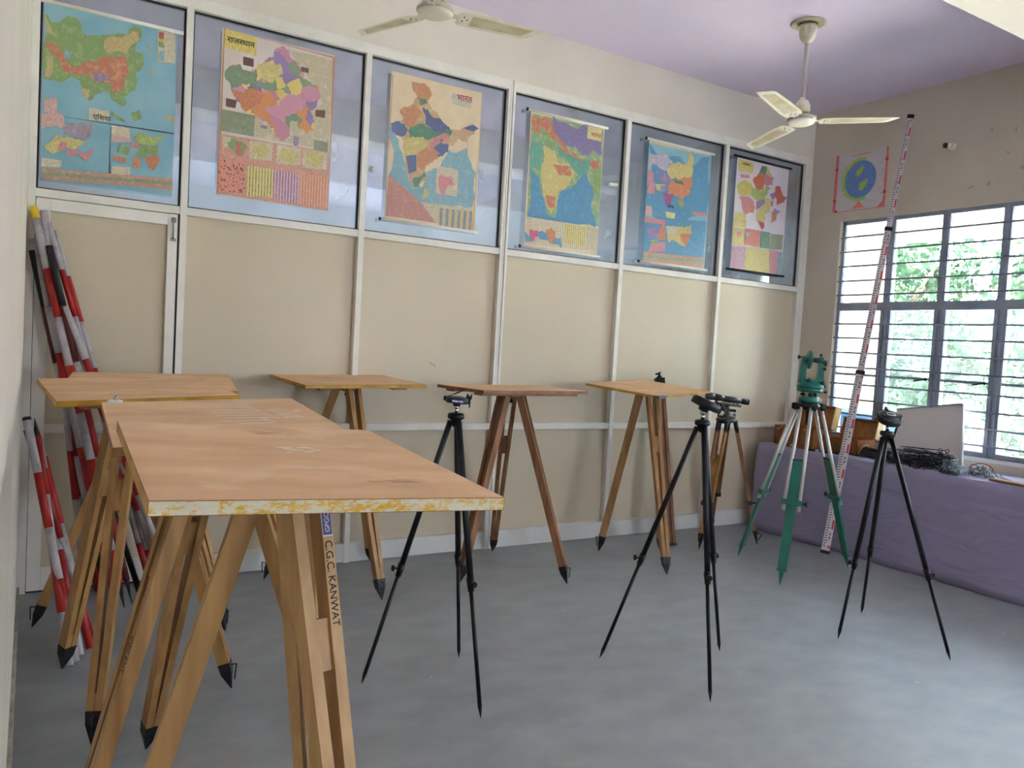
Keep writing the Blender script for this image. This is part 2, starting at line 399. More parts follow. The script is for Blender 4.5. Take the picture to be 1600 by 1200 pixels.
def make_ink(k):
    M = {}
    if k == 'districts':
        M[k] = voronoi_mat('district tints', [(206, 150, 170), (150, 130, 172), (220, 196, 120), (214, 146, 100), (140, 160, 130), (200, 140, 160)], 15)
    elif k == 'speck':
        M[k] = mat('speckled salmon print', (222, 150, 132), 0.5, rgb2=(120, 90, 86), scale=90, lo=0.55, hi=0.62)
    elif k == 'ytable':
        M[k] = stripe_mat('yellow printed table', (222, 208, 140), (150, 140, 100), 'X', 18)
    elif k == 'ptable':
        M[k] = stripe_mat('lilac printed table', (214, 178, 190), (140, 110, 140), 'X', 18)
    elif k == 'stable':
        M[k] = stripe_mat('salmon printed table', (226, 174, 146), (190, 128, 110), 'X', 18)
    elif k == 'btable':
        M[k] = stripe_mat('blue printed table', (206, 180, 140), (110, 140, 160), 'X', 7)
    else:
        a, b2 = [tuple(int(x * 0.80 + y * 0.20) for x, y in zip(q, (205, 196, 186))) for q in INK[k]]
        M[k] = ink_material('print ' + k, a, b2)
    return M[k]

# ------------------------------------------------------------------ mesh helpers
class MB:
    """collects shapes into one mesh; geometry is in world space and stored relative to the thing"""
    def __init__(self):
        self.bm = bmesh.new()
        self.mats = []
    def mi(self, m):
        if m not in self.mats:
            self.mats.append(m)
        return self.mats.index(m)
    def _faces(self, vs, faces, m, smooth=False):
        i = self.mi(m)
        bv = [self.bm.verts.new(v) for v in vs]
        for f in faces:
            try:
                fc = self.bm.faces.new([bv[k] for k in f])
                fc.material_index = i
                fc.smooth = smooth
            except ValueError:
                pass
        return bv
    def box(self, lo, hi, m, mtx=None, mats6=None):
        (x0, y0, z0), (x1, y1, z1) = lo, hi
        vs = [V(p) for p in ((x0, y0, z0), (x1, y0, z0), (x1, y1, z0), (x0, y1, z0), (x0, y0, z1), (x1, y0, z1), (x1, y1, z1), (x0, y1, z1))]
        if mtx:
            vs = [mtx @ v for v in vs]
        fs = [(3, 2, 1, 0), (4, 5, 6, 7), (0, 1, 5, 4), (1, 2, 6, 5), (2, 3, 7, 6), (3, 0, 4, 7)]   # bottom top -y +x +y -x
        bv = [self.bm.verts.new(v) for v in vs]
        for k, f in enumerate(fs):
            fc = self.bm.faces.new([bv[j] for j in f])
            fc.material_index = self.mi(mats6[k] if mats6 else m)
        return self
    def bar(self, p, q, w, h, side, m, w2=None, h2=None):
        """rectangular bar from p to q; w across `side`, h across the other direction"""
        p, q = V(p), V(q)
        d = (q - p).normalized()
        s = V(side) - d * V(side).dot(d)
        s.normalize()
        t = d.cross(s)
        w2 = w if w2 is None else w2
        h2 = h if h2 is None else h2
        vs = [p + s * a * w / 2 + t * b * h / 2 for a, b in ((-1, -1), (1, -1), (1, 1), (-1, 1))] + [q + s * a * w2 / 2 + t * b * h2 / 2 for a, b in ((-1, -1), (1, -1), (1, 1), (-1, 1))]
        self._faces(vs, [(3, 2, 1, 0), (4, 5, 6, 7), (0, 1, 5, 4), (1, 2, 6, 5), (2, 3, 7, 6), (3, 0, 4, 7)], m)
        return self
    def tube(self, p, q, r, m, r2=None, n=14, caps=True, smooth=True):
        p, q = V(p), V(q)
        r2 = r if r2 is None else r2
        d = (q - p).normalized()
        a = d.orthogonal().normalized()
        b = d.cross(a)
        i = self.mi(m)
        ra = [self.bm.verts.new(p + (a * math.cos(2 * PI * k / n) + b * math.sin(2 * PI * k / n)) * r) for k in range(n)]
        rb = [self.bm.verts.new(q + (a * math.cos(2 * PI * k / n) + b * math.sin(2 * PI * k / n)) * max(r2, 1e-4)) for k in range(n)]
        for k in range(n):
            f = self.bm.faces.new((ra[k], ra[(k + 1) % n], rb[(k + 1) % n], rb[k]))
            f.material_index = i
            f.smooth = smooth
        if caps:
            f = self.bm.faces.new(ra[::-1]); f.material_index = i
            f = self.bm.faces.new(rb); f.material_index = i
        return self
    def path(self, pts, r, m, n=8):
        for a, b in zip(pts[:-1], pts[1:]):
            self.tube(a, b, r, m, n=n)
        return self
    def lathe(self, origin, axis, prof, m, n=28, smooth=True):
        """prof: list of (radius, height along axis)"""
        o = V(origin)
        d = V(axis).normalized()
        a = d.orthogonal().normalized()
        b = d.cross(a)
        i = self.mi(m)
        rings = []
        for r, h in prof:
            r = max(r, 1e-4)
            rings.append([self.bm.verts.new(o + d * h + (a * math.cos(2 * PI * k / n) + b * math.sin(2 * PI * k / n)) * r) for k in range(n)])
        for A, B in zip(rings[:-1], rings[1:]):
            for k in range(n):
                f = self.bm.faces.new((A[k], A[(k + 1) % n], B[(k + 1) % n], B[k]))
                f.material_index = i
                f.smooth = smooth
        for R, rev in ((rings[0], True), (rings[-1], False)):
            f = self.bm.faces.new(R[::-1] if rev else R)
            f.material_index = i
        return self
    def prism(self, pts, depth, m, side_m=None):
        """planar polygon of 3D points pushed along `depth`"""
        dv = V(depth)
        A = [self.bm.verts.new(V(p)) for p in pts]
        B = [self.bm.verts.new(V(p) + dv) for p in pts]
        n = len(pts)
        f = self.bm.faces.new(A[::-1]); f.material_index = self.mi(m)
        f = self.bm.faces.new(B); f.material_index = self.mi(m)
        for k in range(n):
            f = self.bm.faces.new((A[k], A[(k + 1) % n], B[(k + 1) % n], B[k]))
            f.material_index = self.mi(side_m or m)
        return self
    def poly(self, pts, m):
        A = [self.bm.verts.new(V(p)) for p in pts]
        f = self.bm.faces.new(A)
        f.material_index = self.mi(m)
        return self
    def build(self, name, parent=None, origin=None, bevel=0.0):
        o0 = V(origin) if origin is not None else (V(parent['_o']) if parent is not None and '_o' in parent else V((0, 0, 0)))
        bmesh.ops.recalc_face_normals(self.bm, faces=self.bm.faces)
        me = bpy.data.meshes.new(name)
        for v in self.bm.verts:
            v.co -= o0
        if bevel:
            es = [e for e in self.bm.edges if len(e.link_faces) == 2 and e.calc_face_angle(0) > 0.6]
            bmesh.ops.bevel(self.bm, geom=es, offset=bevel, segments=2, affect='EDGES', profile=0.7)
        self.bm.to_mesh(me)
        self.bm.free()
        for m in self.mats:
            me.materials.append(m)
        ob = bpy.data.objects.new(name, me)
        C.objects.link(ob)
        if parent is not None:
            ob.parent = parent
            ob.location = o0 - V(parent['_o'])
            ob['_o'] = tuple(o0)
        else:
            ob.location = o0
            ob['_o'] = tuple(o0)
        return ob

def tag(o, label=None, cat=None, group=None, kind=None):
    if label: o['label'] = label
    if cat: o['category'] = cat
    if group: o['group'] = group
    if kind: o['kind'] = kind
    return o

def thing(name, loc, label, cat, group=None):
    o = bpy.data.objects.new(name, None)
    o.empty_display_size = 0.1
    C.objects.link(o)
    o.location = loc
    o['_o'] = tuple(loc)
    return tag(o, label, cat, group)

def struct(mb, name, parent=None, origin=None, bevel=0.0):
    o = mb.build(name, parent, origin, bevel)
    if parent is None:
        o['kind'] = 'structure'
    return o

def text_mesh(body, size, m, mtx, name, parent, depth=0.0004, width=None):
    """lettering turned into a thin mesh; mtx puts its XY plane where it belongs"""
    bm = bmesh.new()
    pen = 0.0
    for part in body.split('|'):
        half = part.startswith('~')            # a half letter: its right-hand stem is cut off
        cu = bpy.data.curves.new(name, 'FONT')
        cu.body = part.lstrip('~')
        cu.size = size
        cu.extrude = depth
        t = bpy.data.objects.new(name, cu)
        C.objects.link(t)
        bpy.context.view_layer.update()
        pm = bpy.data.meshes.new_from_object(t.evaluated_get(bpy.context.evaluated_depsgraph_get()))
        bpy.data.objects.remove(t)
        b2 = bmesh.new(); b2.from_mesh(pm); bpy.data.meshes.remove(pm)
        if not b2.verts:
            b2.free(); continue
        x0 = min(v.co.x for v in b2.verts); x1 = max(v.co.x for v in b2.verts)
        cut = x1
        if half:
            cut = x0 + 0.70 * (x1 - x0)
            bmesh.ops.bisect_plane(b2, geom=b2.verts[:] + b2.edges[:] + b2.faces[:], plane_co=(cut, 0, 0), plane_no=(1, 0, 0), clear_outer=True)
        for v in b2.verts:
            v.co.x += pen - x0
        pen += cut - x0 - 0.004 * size * 10
        tmp = bpy.data.meshes.new('t'); b2.to_mesh(tmp); b2.free(); bm.from_mesh(tmp); bpy.data.meshes.remove(tmp)
    if bm.verts:
        xs = [v.co.x for v in bm.verts]; ys = [v.co.y for v in bm.verts]
        cx, cy = (min(xs) + max(xs)) / 2, (min(ys) + max(ys)) / 2
        for v in bm.verts:
            v.co.x -= cx; v.co.y -= cy
    me = bpy.data.meshes.new(name); bm.to_mesh(me); bm.free()
    o0 = V(parent['_o'])
    if width and len(me.vertices):
        xs = [v.co.x for v in me.vertices]
        k = width / max(1e-6, max(xs) - min(xs))
        cx = (max(xs) + min(xs)) / 2
        for v in me.vertices:
            v.co.x = (v.co.x - cx) * k
            v.co.y *= k if k < 1.6 else 1.6
    me.transform(mtx)
    me.transform(Matrix.Translation(-o0))
    me.materials.clear()
    me.materials.append(m)
    ob = bpy.data.objects.new(name, me)
    C.objects.link(ob)
    ob.parent = parent
    ob['_o'] = tuple(o0)
    return ob

def frame_mtx(origin, x, y):
    x = V(x).normalized()
    y = V(y).normalized()
    z = x.cross(y)
    return Matrix(((x.x, y.x, z.x, origin[0]), (x.y, y.y, z.y, origin[1]), (x.z, y.z, z.z, origin[2]), (0, 0, 0, 1)))
MAP_RECT = {"asia": [-0.428, 0.212, 2.195, 3.1], "raj": [0.449, 1.111, 2.237, 3.186], "ind": [1.486, 2.151, 2.238, 3.18], "phys": [2.552, 3.21, 2.185, 3.142], "asia2": [3.653, 4.332, 2.191, 3.139], "raj2": [4.629, 5.278, 2.228, 3.174]}
MAP_ART = {
 "asia": [("green", [[0.0,0.07],[0.06,0.11],[0.12,0.09],[0.16,0.05],[0.23,0.05],[0.27,0.09],[0.27,0.12],[0.32,0.14],[0.42,0.11],[0.51,0.1],[0.61,0.08],[0.65,0.02],[0.72,0.03],[0.72,0.07],[0.68,0.12],[0.67,0.17],[0.73,0.18],[0.74,0.24],[0.68,0.29],[0.7,0.34],[0.68,0.4],[0.62,0.44],[0.59,0.45],[0.62,0.48],[0.59,0.51],[0.53,0.49],[0.49,0.46],[0.44,0.44],[0.38,0.47],[0.34,0.51],[0.3,0.49],[0.28,0.44],[0.25,0.4],[0.2,0.39],[0.15,0.43],[0.07,0.43],[0.01,0.43]]),
  ("tan", [[0.0,0.07],[0.07,0.16],[0.09,0.18],[0.02,0.17]]),
  ("tan", [[0.02,0.3],[0.07,0.29],[0.08,0.35],[0.06,0.42],[0.01,0.42]]),
  ("tan", [[0.44,0.14],[0.56,0.11],[0.68,0.05],[0.69,0.11],[0.61,0.18],[0.49,0.21],[0.43,0.19]]),
  ("relief", [[0.01,0.22],[0.11,0.24],[0.17,0.31],[0.26,0.32],[0.38,0.28],[0.49,0.23],[0.61,0.22],[0.63,0.3],[0.6,0.36],[0.59,0.41],[0.53,0.44],[0.49,0.39],[0.38,0.39],[0.33,0.36],[0.24,0.38],[0.15,0.37],[0.11,0.3],[0.02,0.24]]),
  ("violet", [[0.36,0.35],[0.44,0.34],[0.49,0.36],[0.43,0.4],[0.37,0.38]]),
  ("tan", [[0.27,0.44],[0.34,0.45],[0.33,0.5],[0.3,0.49]]),
  ("sea", [[0.16,0.24],[0.21,0.24],[0.2,0.26],[0.18,0.3],[0.15,0.29]]),
  ("green", [[0.65,0.54],[0.72,0.51],[0.74,0.56],[0.68,0.58]]),
  ("green", [[0.51,0.55],[0.62,0.59],[0.59,0.6],[0.51,0.57]]),
  ("tan", [[0.89,0.52],[1.0,0.51],[1.0,0.55]]),
  ("green", [[0.76,0.1],[0.79,0.14],[0.76,0.13]]),
  ("tan", [[0.77,0.22],[0.81,0.27],[0.77,0.3],[0.79,0.26]]),
  ("cream", [[0.84,0.01],[0.98,0.0],[0.99,0.19],[0.85,0.2]]),
  ("red", [[0.85,0.02],[0.89,0.02],[0.89,0.06],[0.85,0.06]]),
  ("yellow", [[0.85,0.06],[0.89,0.06],[0.89,0.08],[0.85,0.08]]),
  ("green", [[0.85,0.08],[0.89,0.08],[0.9,0.11],[0.85,0.11]]),
  ("sky", [[0.86,0.13],[0.9,0.12],[0.9,0.19],[0.86,0.19]]),
  ("pinkp", [[0.02,0.54],[0.11,0.53],[0.11,0.61],[0.02,0.62]]),
  ("creamt", [[0.34,0.55],[0.49,0.55],[0.49,0.61],[0.34,0.62]]),
  ("grid", [[0.0,0.63],[1.0,0.61],[1.0,0.62],[0.0,0.63]]),
  ("grid", [[0.5,0.62],[0.5,0.62],[0.51,0.92],[0.5,0.92]]),
  ("pinkp", [[0.0,0.63],[0.16,0.63],[0.18,0.69],[0.05,0.7],[0.0,0.72]]),
  ("violet2", [[0.16,0.68],[0.3,0.64],[0.39,0.64],[0.35,0.73],[0.25,0.74],[0.16,0.73]]),
  ("yellow2", [[0.11,0.74],[0.21,0.74],[0.32,0.75],[0.28,0.78],[0.16,0.79],[0.14,0.83],[0.09,0.85],[0.03,0.81]]),
  ("pinkl", [[0.19,0.81],[0.38,0.78],[0.37,0.82],[0.33,0.86],[0.27,0.83],[0.21,0.86],[0.18,0.83]]),
  ("creamt", [[0.01,0.88],[0.15,0.88],[0.15,0.92],[0.01,0.93]]),
  ("pinkl", [[0.14,0.77],[0.19,0.78],[0.17,0.82],[0.12,0.82]]),
  ("creamt", [[0.51,0.63],[0.65,0.63],[0.65,0.7],[0.51,0.7]]),
  ("lime", [[0.67,0.68],[0.72,0.65],[0.82,0.66],[0.91,0.63],[0.91,0.66],[0.83,0.71],[0.73,0.71]]),
  ("pinkl", [[0.66,0.71],[0.73,0.71],[0.72,0.74],[0.66,0.74]]),
  ("green", [[0.73,0.72],[0.88,0.7],[0.86,0.76],[0.76,0.79],[0.7,0.78]]),
  ("orange", [[0.77,0.79],[0.87,0.76],[0.89,0.8],[0.84,0.86],[0.79,0.82]]),
  ("orange", [[0.68,0.8],[0.74,0.8],[0.74,0.83],[0.7,0.87],[0.68,0.84]]),
  ("orange", [[0.52,0.8],[0.63,0.81],[0.62,0.84],[0.54,0.83]]),
  ("green", [[0.59,0.73],[0.66,0.75],[0.64,0.79],[0.56,0.78]]),
  ("creamt", [[0.52,0.87],[0.66,0.86],[0.66,0.92],[0.52,0.92]]),
  ("pinkp", [[0.51,0.68],[0.66,0.69],[0.66,0.71],[0.51,0.73]]),
  ("strip1", [[0.01,0.94],[1.0,0.89],[1.0,0.91],[0.01,0.96]]),
  ("strip2", [[0.01,0.96],[1.0,0.91],[1.0,0.93],[0.01,0.98]]),
  ("strip1", [[0.01,0.98],[1.0,0.93],[1.0,0.96],[0.01,1.0]])],
 "raj": [("orangeb", [[0.0,0.0],[1.0,0.01],[0.99,0.02],[0.01,0.0]]),
  ("orangeb", [[0.01,0.0],[0.02,0.0],[0.02,0.99],[0.0,0.99]]),
  ("orangeb", [[0.98,0.01],[1.0,0.01],[1.0,1.0],[1.0,1.0]]),
  ("orangeb", [[0.01,0.98],[1.0,0.98],[1.0,0.99],[0.01,0.99]]),
  ("road", [[0.56,0.03],[0.98,0.03],[0.98,0.61],[0.31,0.61],[0.3,0.48],[0.6,0.47],[0.91,0.32],[0.74,0.16]]),
  ("districts", [[0.47,0.04],[0.52,0.02],[0.57,0.04],[0.59,0.08],[0.66,0.1],[0.72,0.15],[0.71,0.19],[0.78,0.2],[0.86,0.22],[0.89,0.28],[0.85,0.35],[0.79,0.38],[0.82,0.41],[0.84,0.49],[0.77,0.53],[0.7,0.51],[0.68,0.46],[0.62,0.47],[0.61,0.52],[0.61,0.57],[0.55,0.61],[0.49,0.59],[0.44,0.54],[0.4,0.5],[0.34,0.49],[0.28,0.47],[0.21,0.47],[0.17,0.42],[0.1,0.37],[0.09,0.32],[0.04,0.3],[0.03,0.25],[0.08,0.21],[0.16,0.19],[0.18,0.22],[0.3,0.19],[0.37,0.13],[0.44,0.1],[0.44,0.07]]),
  ("gren", [[0.03,0.25],[0.08,0.21],[0.16,0.19],[0.18,0.22],[0.3,0.19],[0.3,0.28],[0.29,0.32],[0.09,0.35],[0.08,0.32],[0.04,0.3]]),
  ("orange", [[0.09,0.35],[0.29,0.32],[0.38,0.34],[0.35,0.4],[0.21,0.47],[0.17,0.42],[0.1,0.37]]),
  ("yellow2", [[0.3,0.17],[0.37,0.14],[0.5,0.13],[0.53,0.19],[0.44,0.26],[0.32,0.23]]),
  ("titley", [[0.02,0.0],[0.29,0.01],[0.29,0.12],[0.02,0.11]]),
  ("brown", [[0.18,0.14],[0.27,0.14],[0.27,0.19],[0.18,0.19]]),
  ("brown", [[0.05,0.41],[0.14,0.41],[0.13,0.46],[0.05,0.46]]),
  ("brown", [[0.69,0.12],[0.76,0.12],[0.76,0.15],[0.69,0.15]]),
  ("brown", [[0.84,0.37],[0.93,0.36],[0.93,0.41],[0.84,0.41]]),
  ("violet", [[0.35,0.53],[0.41,0.53],[0.41,0.55],[0.35,0.55]]),
  ("violet", [[0.65,0.56],[0.7,0.56],[0.69,0.62],[0.65,0.62]]),
  ("sage", [[0.01,0.48],[0.3,0.48],[0.3,0.61],[0.01,0.61]]),
  ("sage", [[0.84,0.56],[0.97,0.56],[0.97,0.63],[0.84,0.63]]),
  ("salmon", [[0.01,0.63],[0.98,0.62],[1.0,1.0],[0.01,0.99]]),
  ("cream", [[0.03,0.64],[0.13,0.64],[0.04,0.72]]),
  ("green", [[0.07,0.68],[0.11,0.64],[0.19,0.65],[0.24,0.69],[0.2,0.74],[0.13,0.73],[0.09,0.7]]),
  ("salmon2", [[0.14,0.66],[0.19,0.67],[0.2,0.74],[0.16,0.75]]),
  ("cream", [[0.26,0.64],[0.47,0.63],[0.46,0.74],[0.26,0.75]]),
  ("yellow2", [[0.29,0.67],[0.38,0.64],[0.45,0.67],[0.39,0.74],[0.29,0.71]]),
  ("cream", [[0.5,0.63],[0.72,0.63],[0.72,0.74],[0.5,0.75]]),
  ("yellow2", [[0.53,0.66],[0.62,0.64],[0.7,0.68],[0.63,0.74],[0.52,0.71]]),
  ("cream", [[0.74,0.63],[0.97,0.63],[0.97,0.74],[0.74,0.75]]),
  ("yellow2", [[0.77,0.66],[0.87,0.63],[0.95,0.67],[0.87,0.74],[0.76,0.71]]),
  ("ytable", [[0.25,0.79],[0.48,0.79],[0.48,0.97],[0.25,0.98]]),
  ("ptable", [[0.48,0.79],[0.72,0.79],[0.72,0.98],[0.49,0.98]]),
  ("stable", [[0.73,0.79],[0.98,0.78],[0.98,0.98],[0.73,0.98]]),
  ("speck", [[0.01,0.78],[0.23,0.79],[0.24,0.97],[0.01,0.97]])],
 "ind": [("orangeb", [[0.01,0.03],[0.02,0.03],[0.0,0.99],[0.0,0.99]]),
  ("orangeb", [[1.0,0.01],[1.0,0.01],[0.98,1.0],[0.97,0.99]]),
  ("sea", [[0.01,0.36],[0.11,0.45],[0.22,0.68],[0.37,0.75],[0.43,0.63],[0.65,0.45],[0.86,0.41],[0.94,0.56],[0.97,0.57],[0.96,0.83],[0.35,0.85],[0.02,0.7]]),
  ("landi", [[0.22,0.04],[0.31,0.04],[0.41,0.06],[0.44,0.1],[0.4,0.15],[0.44,0.2],[0.56,0.26],[0.66,0.31],[0.76,0.3],[0.9,0.24],[0.97,0.26],[0.93,0.31],[0.86,0.35],[0.86,0.41],[0.84,0.37],[0.76,0.36],[0.7,0.42],[0.65,0.42],[0.63,0.47],[0.55,0.52],[0.44,0.57],[0.4,0.63],[0.42,0.67],[0.34,0.74],[0.29,0.76],[0.23,0.68],[0.18,0.6],[0.17,0.53],[0.16,0.46],[0.11,0.43],[0.03,0.4],[0.02,0.35],[0.11,0.33],[0.15,0.3],[0.1,0.26],[0.19,0.22],[0.25,0.17],[0.29,0.12],[0.23,0.08]]),
  ("iorange", [[0.22,0.04],[0.31,0.04],[0.41,0.06],[0.44,0.1],[0.39,0.15],[0.29,0.14],[0.23,0.09]]),
  ("iorange", [[0.1,0.26],[0.19,0.22],[0.3,0.2],[0.34,0.24],[0.27,0.36],[0.17,0.34]]),
  ("iblue", [[0.34,0.2],[0.4,0.2],[0.56,0.26],[0.66,0.31],[0.52,0.36],[0.38,0.31]]),
  ("iblue", [[0.02,0.35],[0.11,0.33],[0.2,0.37],[0.16,0.42],[0.03,0.4]]),
  ("igreen", [[0.2,0.38],[0.31,0.32],[0.43,0.33],[0.57,0.34],[0.68,0.31],[0.66,0.35],[0.45,0.4],[0.22,0.42]]),
  ("yellow2", [[0.16,0.44],[0.29,0.41],[0.43,0.41],[0.42,0.45],[0.28,0.54],[0.19,0.56]]),
  ("iblue", [[0.46,0.48],[0.56,0.41],[0.65,0.42],[0.64,0.47],[0.51,0.51]]),
  ("iorange", [[0.32,0.61],[0.32,0.51],[0.41,0.47],[0.57,0.49],[0.44,0.58],[0.38,0.63]]),
  ("iblue", [[0.19,0.55],[0.3,0.53],[0.31,0.64],[0.23,0.67]]),
  ("igreen", [[0.28,0.69],[0.4,0.64],[0.42,0.67],[0.34,0.74],[0.29,0.76]]),
  ("pinkl", [[0.43,0.45],[0.5,0.38],[0.64,0.35],[0.64,0.38],[0.5,0.43],[0.46,0.49]]),
  ("igreen", [[0.3,0.14],[0.37,0.14],[0.39,0.16],[0.32,0.19]]),
  ("iblue", [[0.8,0.28],[0.91,0.24],[0.98,0.26],[0.91,0.29]]),
  ("titleg", [[0.66,0.05],[0.87,0.05],[0.88,0.08],[0.88,0.13],[0.67,0.13],[0.65,0.1]]),
  ("cream", [[0.53,0.58],[0.77,0.58],[0.77,0.77],[0.53,0.77]]),
  ("pinkl", [[0.58,0.63],[0.69,0.63],[0.74,0.7],[0.65,0.72],[0.6,0.8],[0.56,0.73],[0.55,0.67]]),
  ("yellow2", [[0.4,0.75],[0.44,0.75],[0.45,0.81],[0.39,0.82]]),
  ("rose", [[0.02,0.7],[0.09,0.73],[0.28,0.81],[0.42,0.88],[0.55,0.98],[0.01,0.98]]),
  ("cream", [[0.37,0.85],[0.96,0.84],[0.97,1.0],[0.55,0.98]]),
  ("btable", [[0.57,0.87],[0.96,0.86],[0.97,1.0],[0.57,0.99]])],
 "phys": [("land2", [[0.01,0.02],[0.99,0.01],[1.0,0.77],[0.02,0.78]]),
  ("violet3", [[0.28,0.0],[0.96,0.0],[0.98,0.21],[0.71,0.25],[0.47,0.2],[0.29,0.13]]),
  ("relief", [[0.01,0.04],[0.23,0.03],[0.32,0.12],[0.53,0.24],[0.89,0.27],[0.95,0.24],[0.96,0.31],[0.78,0.31],[0.48,0.28],[0.24,0.15],[0.18,0.1],[0.05,0.16],[0.02,0.1]]),
  ("green", [[0.15,0.13],[0.24,0.14],[0.33,0.22],[0.28,0.26],[0.16,0.19]]),
  ("teal", [[0.02,0.23],[0.16,0.21],[0.25,0.28],[0.15,0.34],[0.18,0.43],[0.03,0.4]]),
  ("teal", [[0.36,0.23],[0.72,0.29],[0.84,0.29],[0.79,0.39],[0.64,0.38],[0.43,0.3]]),
  ("yellow2", [[0.16,0.24],[0.33,0.25],[0.4,0.34],[0.61,0.38],[0.56,0.48],[0.42,0.55],[0.41,0.66],[0.33,0.74],[0.25,0.67],[0.2,0.55],[0.17,0.46],[0.2,0.35]]),
  ("relief", [[0.32,0.36],[0.55,0.35],[0.58,0.42],[0.41,0.43]]),
  ("relief", [[0.24,0.6],[0.38,0.6],[0.38,0.68],[0.29,0.69]]),
  ("seab", [[0.01,0.41],[0.16,0.48],[0.2,0.6],[0.27,0.74],[0.39,0.77],[0.41,0.61],[0.45,0.54],[0.67,0.44],[0.79,0.39],[0.89,0.48],[0.87,0.61],[0.95,0.78],[0.02,0.78]]),
  ("green", [[0.87,0.35],[0.99,0.3],[0.99,0.54],[0.89,0.53]]),
  ("titlec", [[0.76,0.01],[0.96,0.01],[0.96,0.11],[0.76,0.11]]),
  ("cream", [[0.02,0.78],[1.0,0.78],[1.0,0.97],[0.03,0.98]]),
  ("seab", [[0.01,0.89],[0.26,0.88],[0.49,0.89],[0.5,0.98],[0.02,0.97]]),
  ("magenta", [[0.06,0.87],[0.17,0.87],[0.18,0.91],[0.11,0.96],[0.06,0.91]]),
  ("orange", [[0.28,0.86],[0.41,0.85],[0.4,0.92],[0.34,0.96],[0.3,0.91]]),
  ("ytable", [[0.52,0.79],[0.82,0.79],[0.82,0.94],[0.51,0.94]]),
  ("cream2", [[0.83,0.78],[0.99,0.79],[1.0,0.96],[0.84,0.96]]),
  ("cream2", [[0.14,0.92],[0.19,0.92],[0.19,0.97],[0.13,0.97]])],
 "asia2": [("cream", [[0.0,0.0],[0.97,0.0],[0.97,0.02],[0.0,0.03]]),
  ("seab", [[0.0,0.03],[0.96,0.03],[0.98,0.54],[0.0,0.59],[0.0,0.54]]),
  ("pinkw", [[0.01,0.11],[0.25,0.09],[0.38,0.14],[0.29,0.22],[0.0,0.24]]),
  ("yellow2", [[0.29,0.21],[0.43,0.14],[0.61,0.11],[0.65,0.03],[0.7,0.06],[0.69,0.13],[0.69,0.23],[0.55,0.28],[0.37,0.29]]),
  ("violet", [[0.17,0.26],[0.29,0.25],[0.4,0.29],[0.3,0.33],[0.19,0.31]]),
  ("orange", [[0.32,0.35],[0.45,0.28],[0.69,0.22],[0.71,0.28],[0.67,0.39],[0.57,0.44],[0.47,0.41],[0.34,0.41]]),
  ("igreen", [[0.4,0.29],[0.55,0.28],[0.58,0.31],[0.45,0.31]]),
  ("magentad", [[0.25,0.41],[0.43,0.4],[0.4,0.47],[0.33,0.52],[0.28,0.46]]),
  ("pinkl", [[0.01,0.25],[0.09,0.27],[0.13,0.36],[0.13,0.43],[0.01,0.43]]),
  ("pinkl", [[0.74,0.52],[0.97,0.51],[0.97,0.54],[0.74,0.55]]),
  ("yellow2", [[0.13,0.35],[0.28,0.34],[0.29,0.39],[0.16,0.4]]),
  ("violet", [[0.21,0.35],[0.31,0.35],[0.29,0.39],[0.21,0.39]]),
  ("green", [[0.47,0.43],[0.6,0.45],[0.58,0.51],[0.51,0.49]]),
  ("titlec", [[0.31,0.56],[0.47,0.56],[0.46,0.61],[0.33,0.61]]),
  ("pinkp", [[0.01,0.54],[0.1,0.54],[0.11,0.62],[0.01,0.62]]),
  ("seab", [[0.0,0.65],[0.97,0.58],[0.97,0.9],[0.01,0.92]]),
  ("pinkl", [[0.0,0.64],[0.32,0.63],[0.32,0.67],[0.0,0.68]]),
  ("violet", [[0.03,0.72],[0.27,0.69],[0.23,0.78],[0.09,0.81]]),
  ("orange", [[0.27,0.67],[0.32,0.68],[0.34,0.8],[0.21,0.8]]),
  ("green", [[0.1,0.82],[0.24,0.8],[0.19,0.84],[0.12,0.86]]),
  ("pinkl", [[0.12,0.85],[0.34,0.81],[0.35,0.89],[0.08,0.92]]),
  ("yellow2", [[0.36,0.76],[0.5,0.67],[0.74,0.63],[0.74,0.71],[0.65,0.83],[0.51,0.8],[0.39,0.81]]),
  ("orange", [[0.56,0.73],[0.74,0.71],[0.67,0.83],[0.59,0.78]]),
  ("cream", [[0.33,0.68],[0.5,0.67],[0.51,0.73],[0.36,0.75]]),
  ("strip1", [[0.01,0.92],[0.98,0.9],[0.98,0.92],[0.0,0.95]]),
  ("strip2", [[0.0,0.95],[0.98,0.92],[0.98,0.95],[0.01,0.97]]),
  ("strip1", [[0.01,0.97],[0.98,0.95],[0.98,0.99],[0.01,1.0]])],
 "raj2": [("titley", [[0.02,0.02],[0.3,0.02],[0.3,0.12],[0.03,0.12]]),
  ("pinkl", [[0.07,0.15],[0.25,0.14],[0.24,0.17],[0.09,0.18]]),
  ("d_or", [[0.31,0.17],[0.42,0.1],[0.55,0.1],[0.54,0.18],[0.52,0.24],[0.38,0.24]]),
  ("igreen", [[0.47,0.03],[0.57,0.03],[0.56,0.1],[0.42,0.1]]),
  ("yellow2", [[0.55,0.02],[0.67,0.09],[0.74,0.11],[0.63,0.14],[0.55,0.11]]),
  ("pinkl", [[0.53,0.11],[0.71,0.12],[0.69,0.18],[0.58,0.21],[0.53,0.18]]),
  ("d_ye", [[0.02,0.25],[0.13,0.2],[0.29,0.21],[0.32,0.32],[0.1,0.35],[0.03,0.29]]),
  ("lime", [[0.29,0.23],[0.54,0.24],[0.69,0.21],[0.58,0.29],[0.4,0.35],[0.3,0.32]]),
  ("pinkl", [[0.08,0.35],[0.28,0.34],[0.37,0.38],[0.3,0.47],[0.17,0.47],[0.13,0.41]]),
  ("violet", [[0.4,0.36],[0.58,0.32],[0.56,0.38],[0.41,0.44]]),
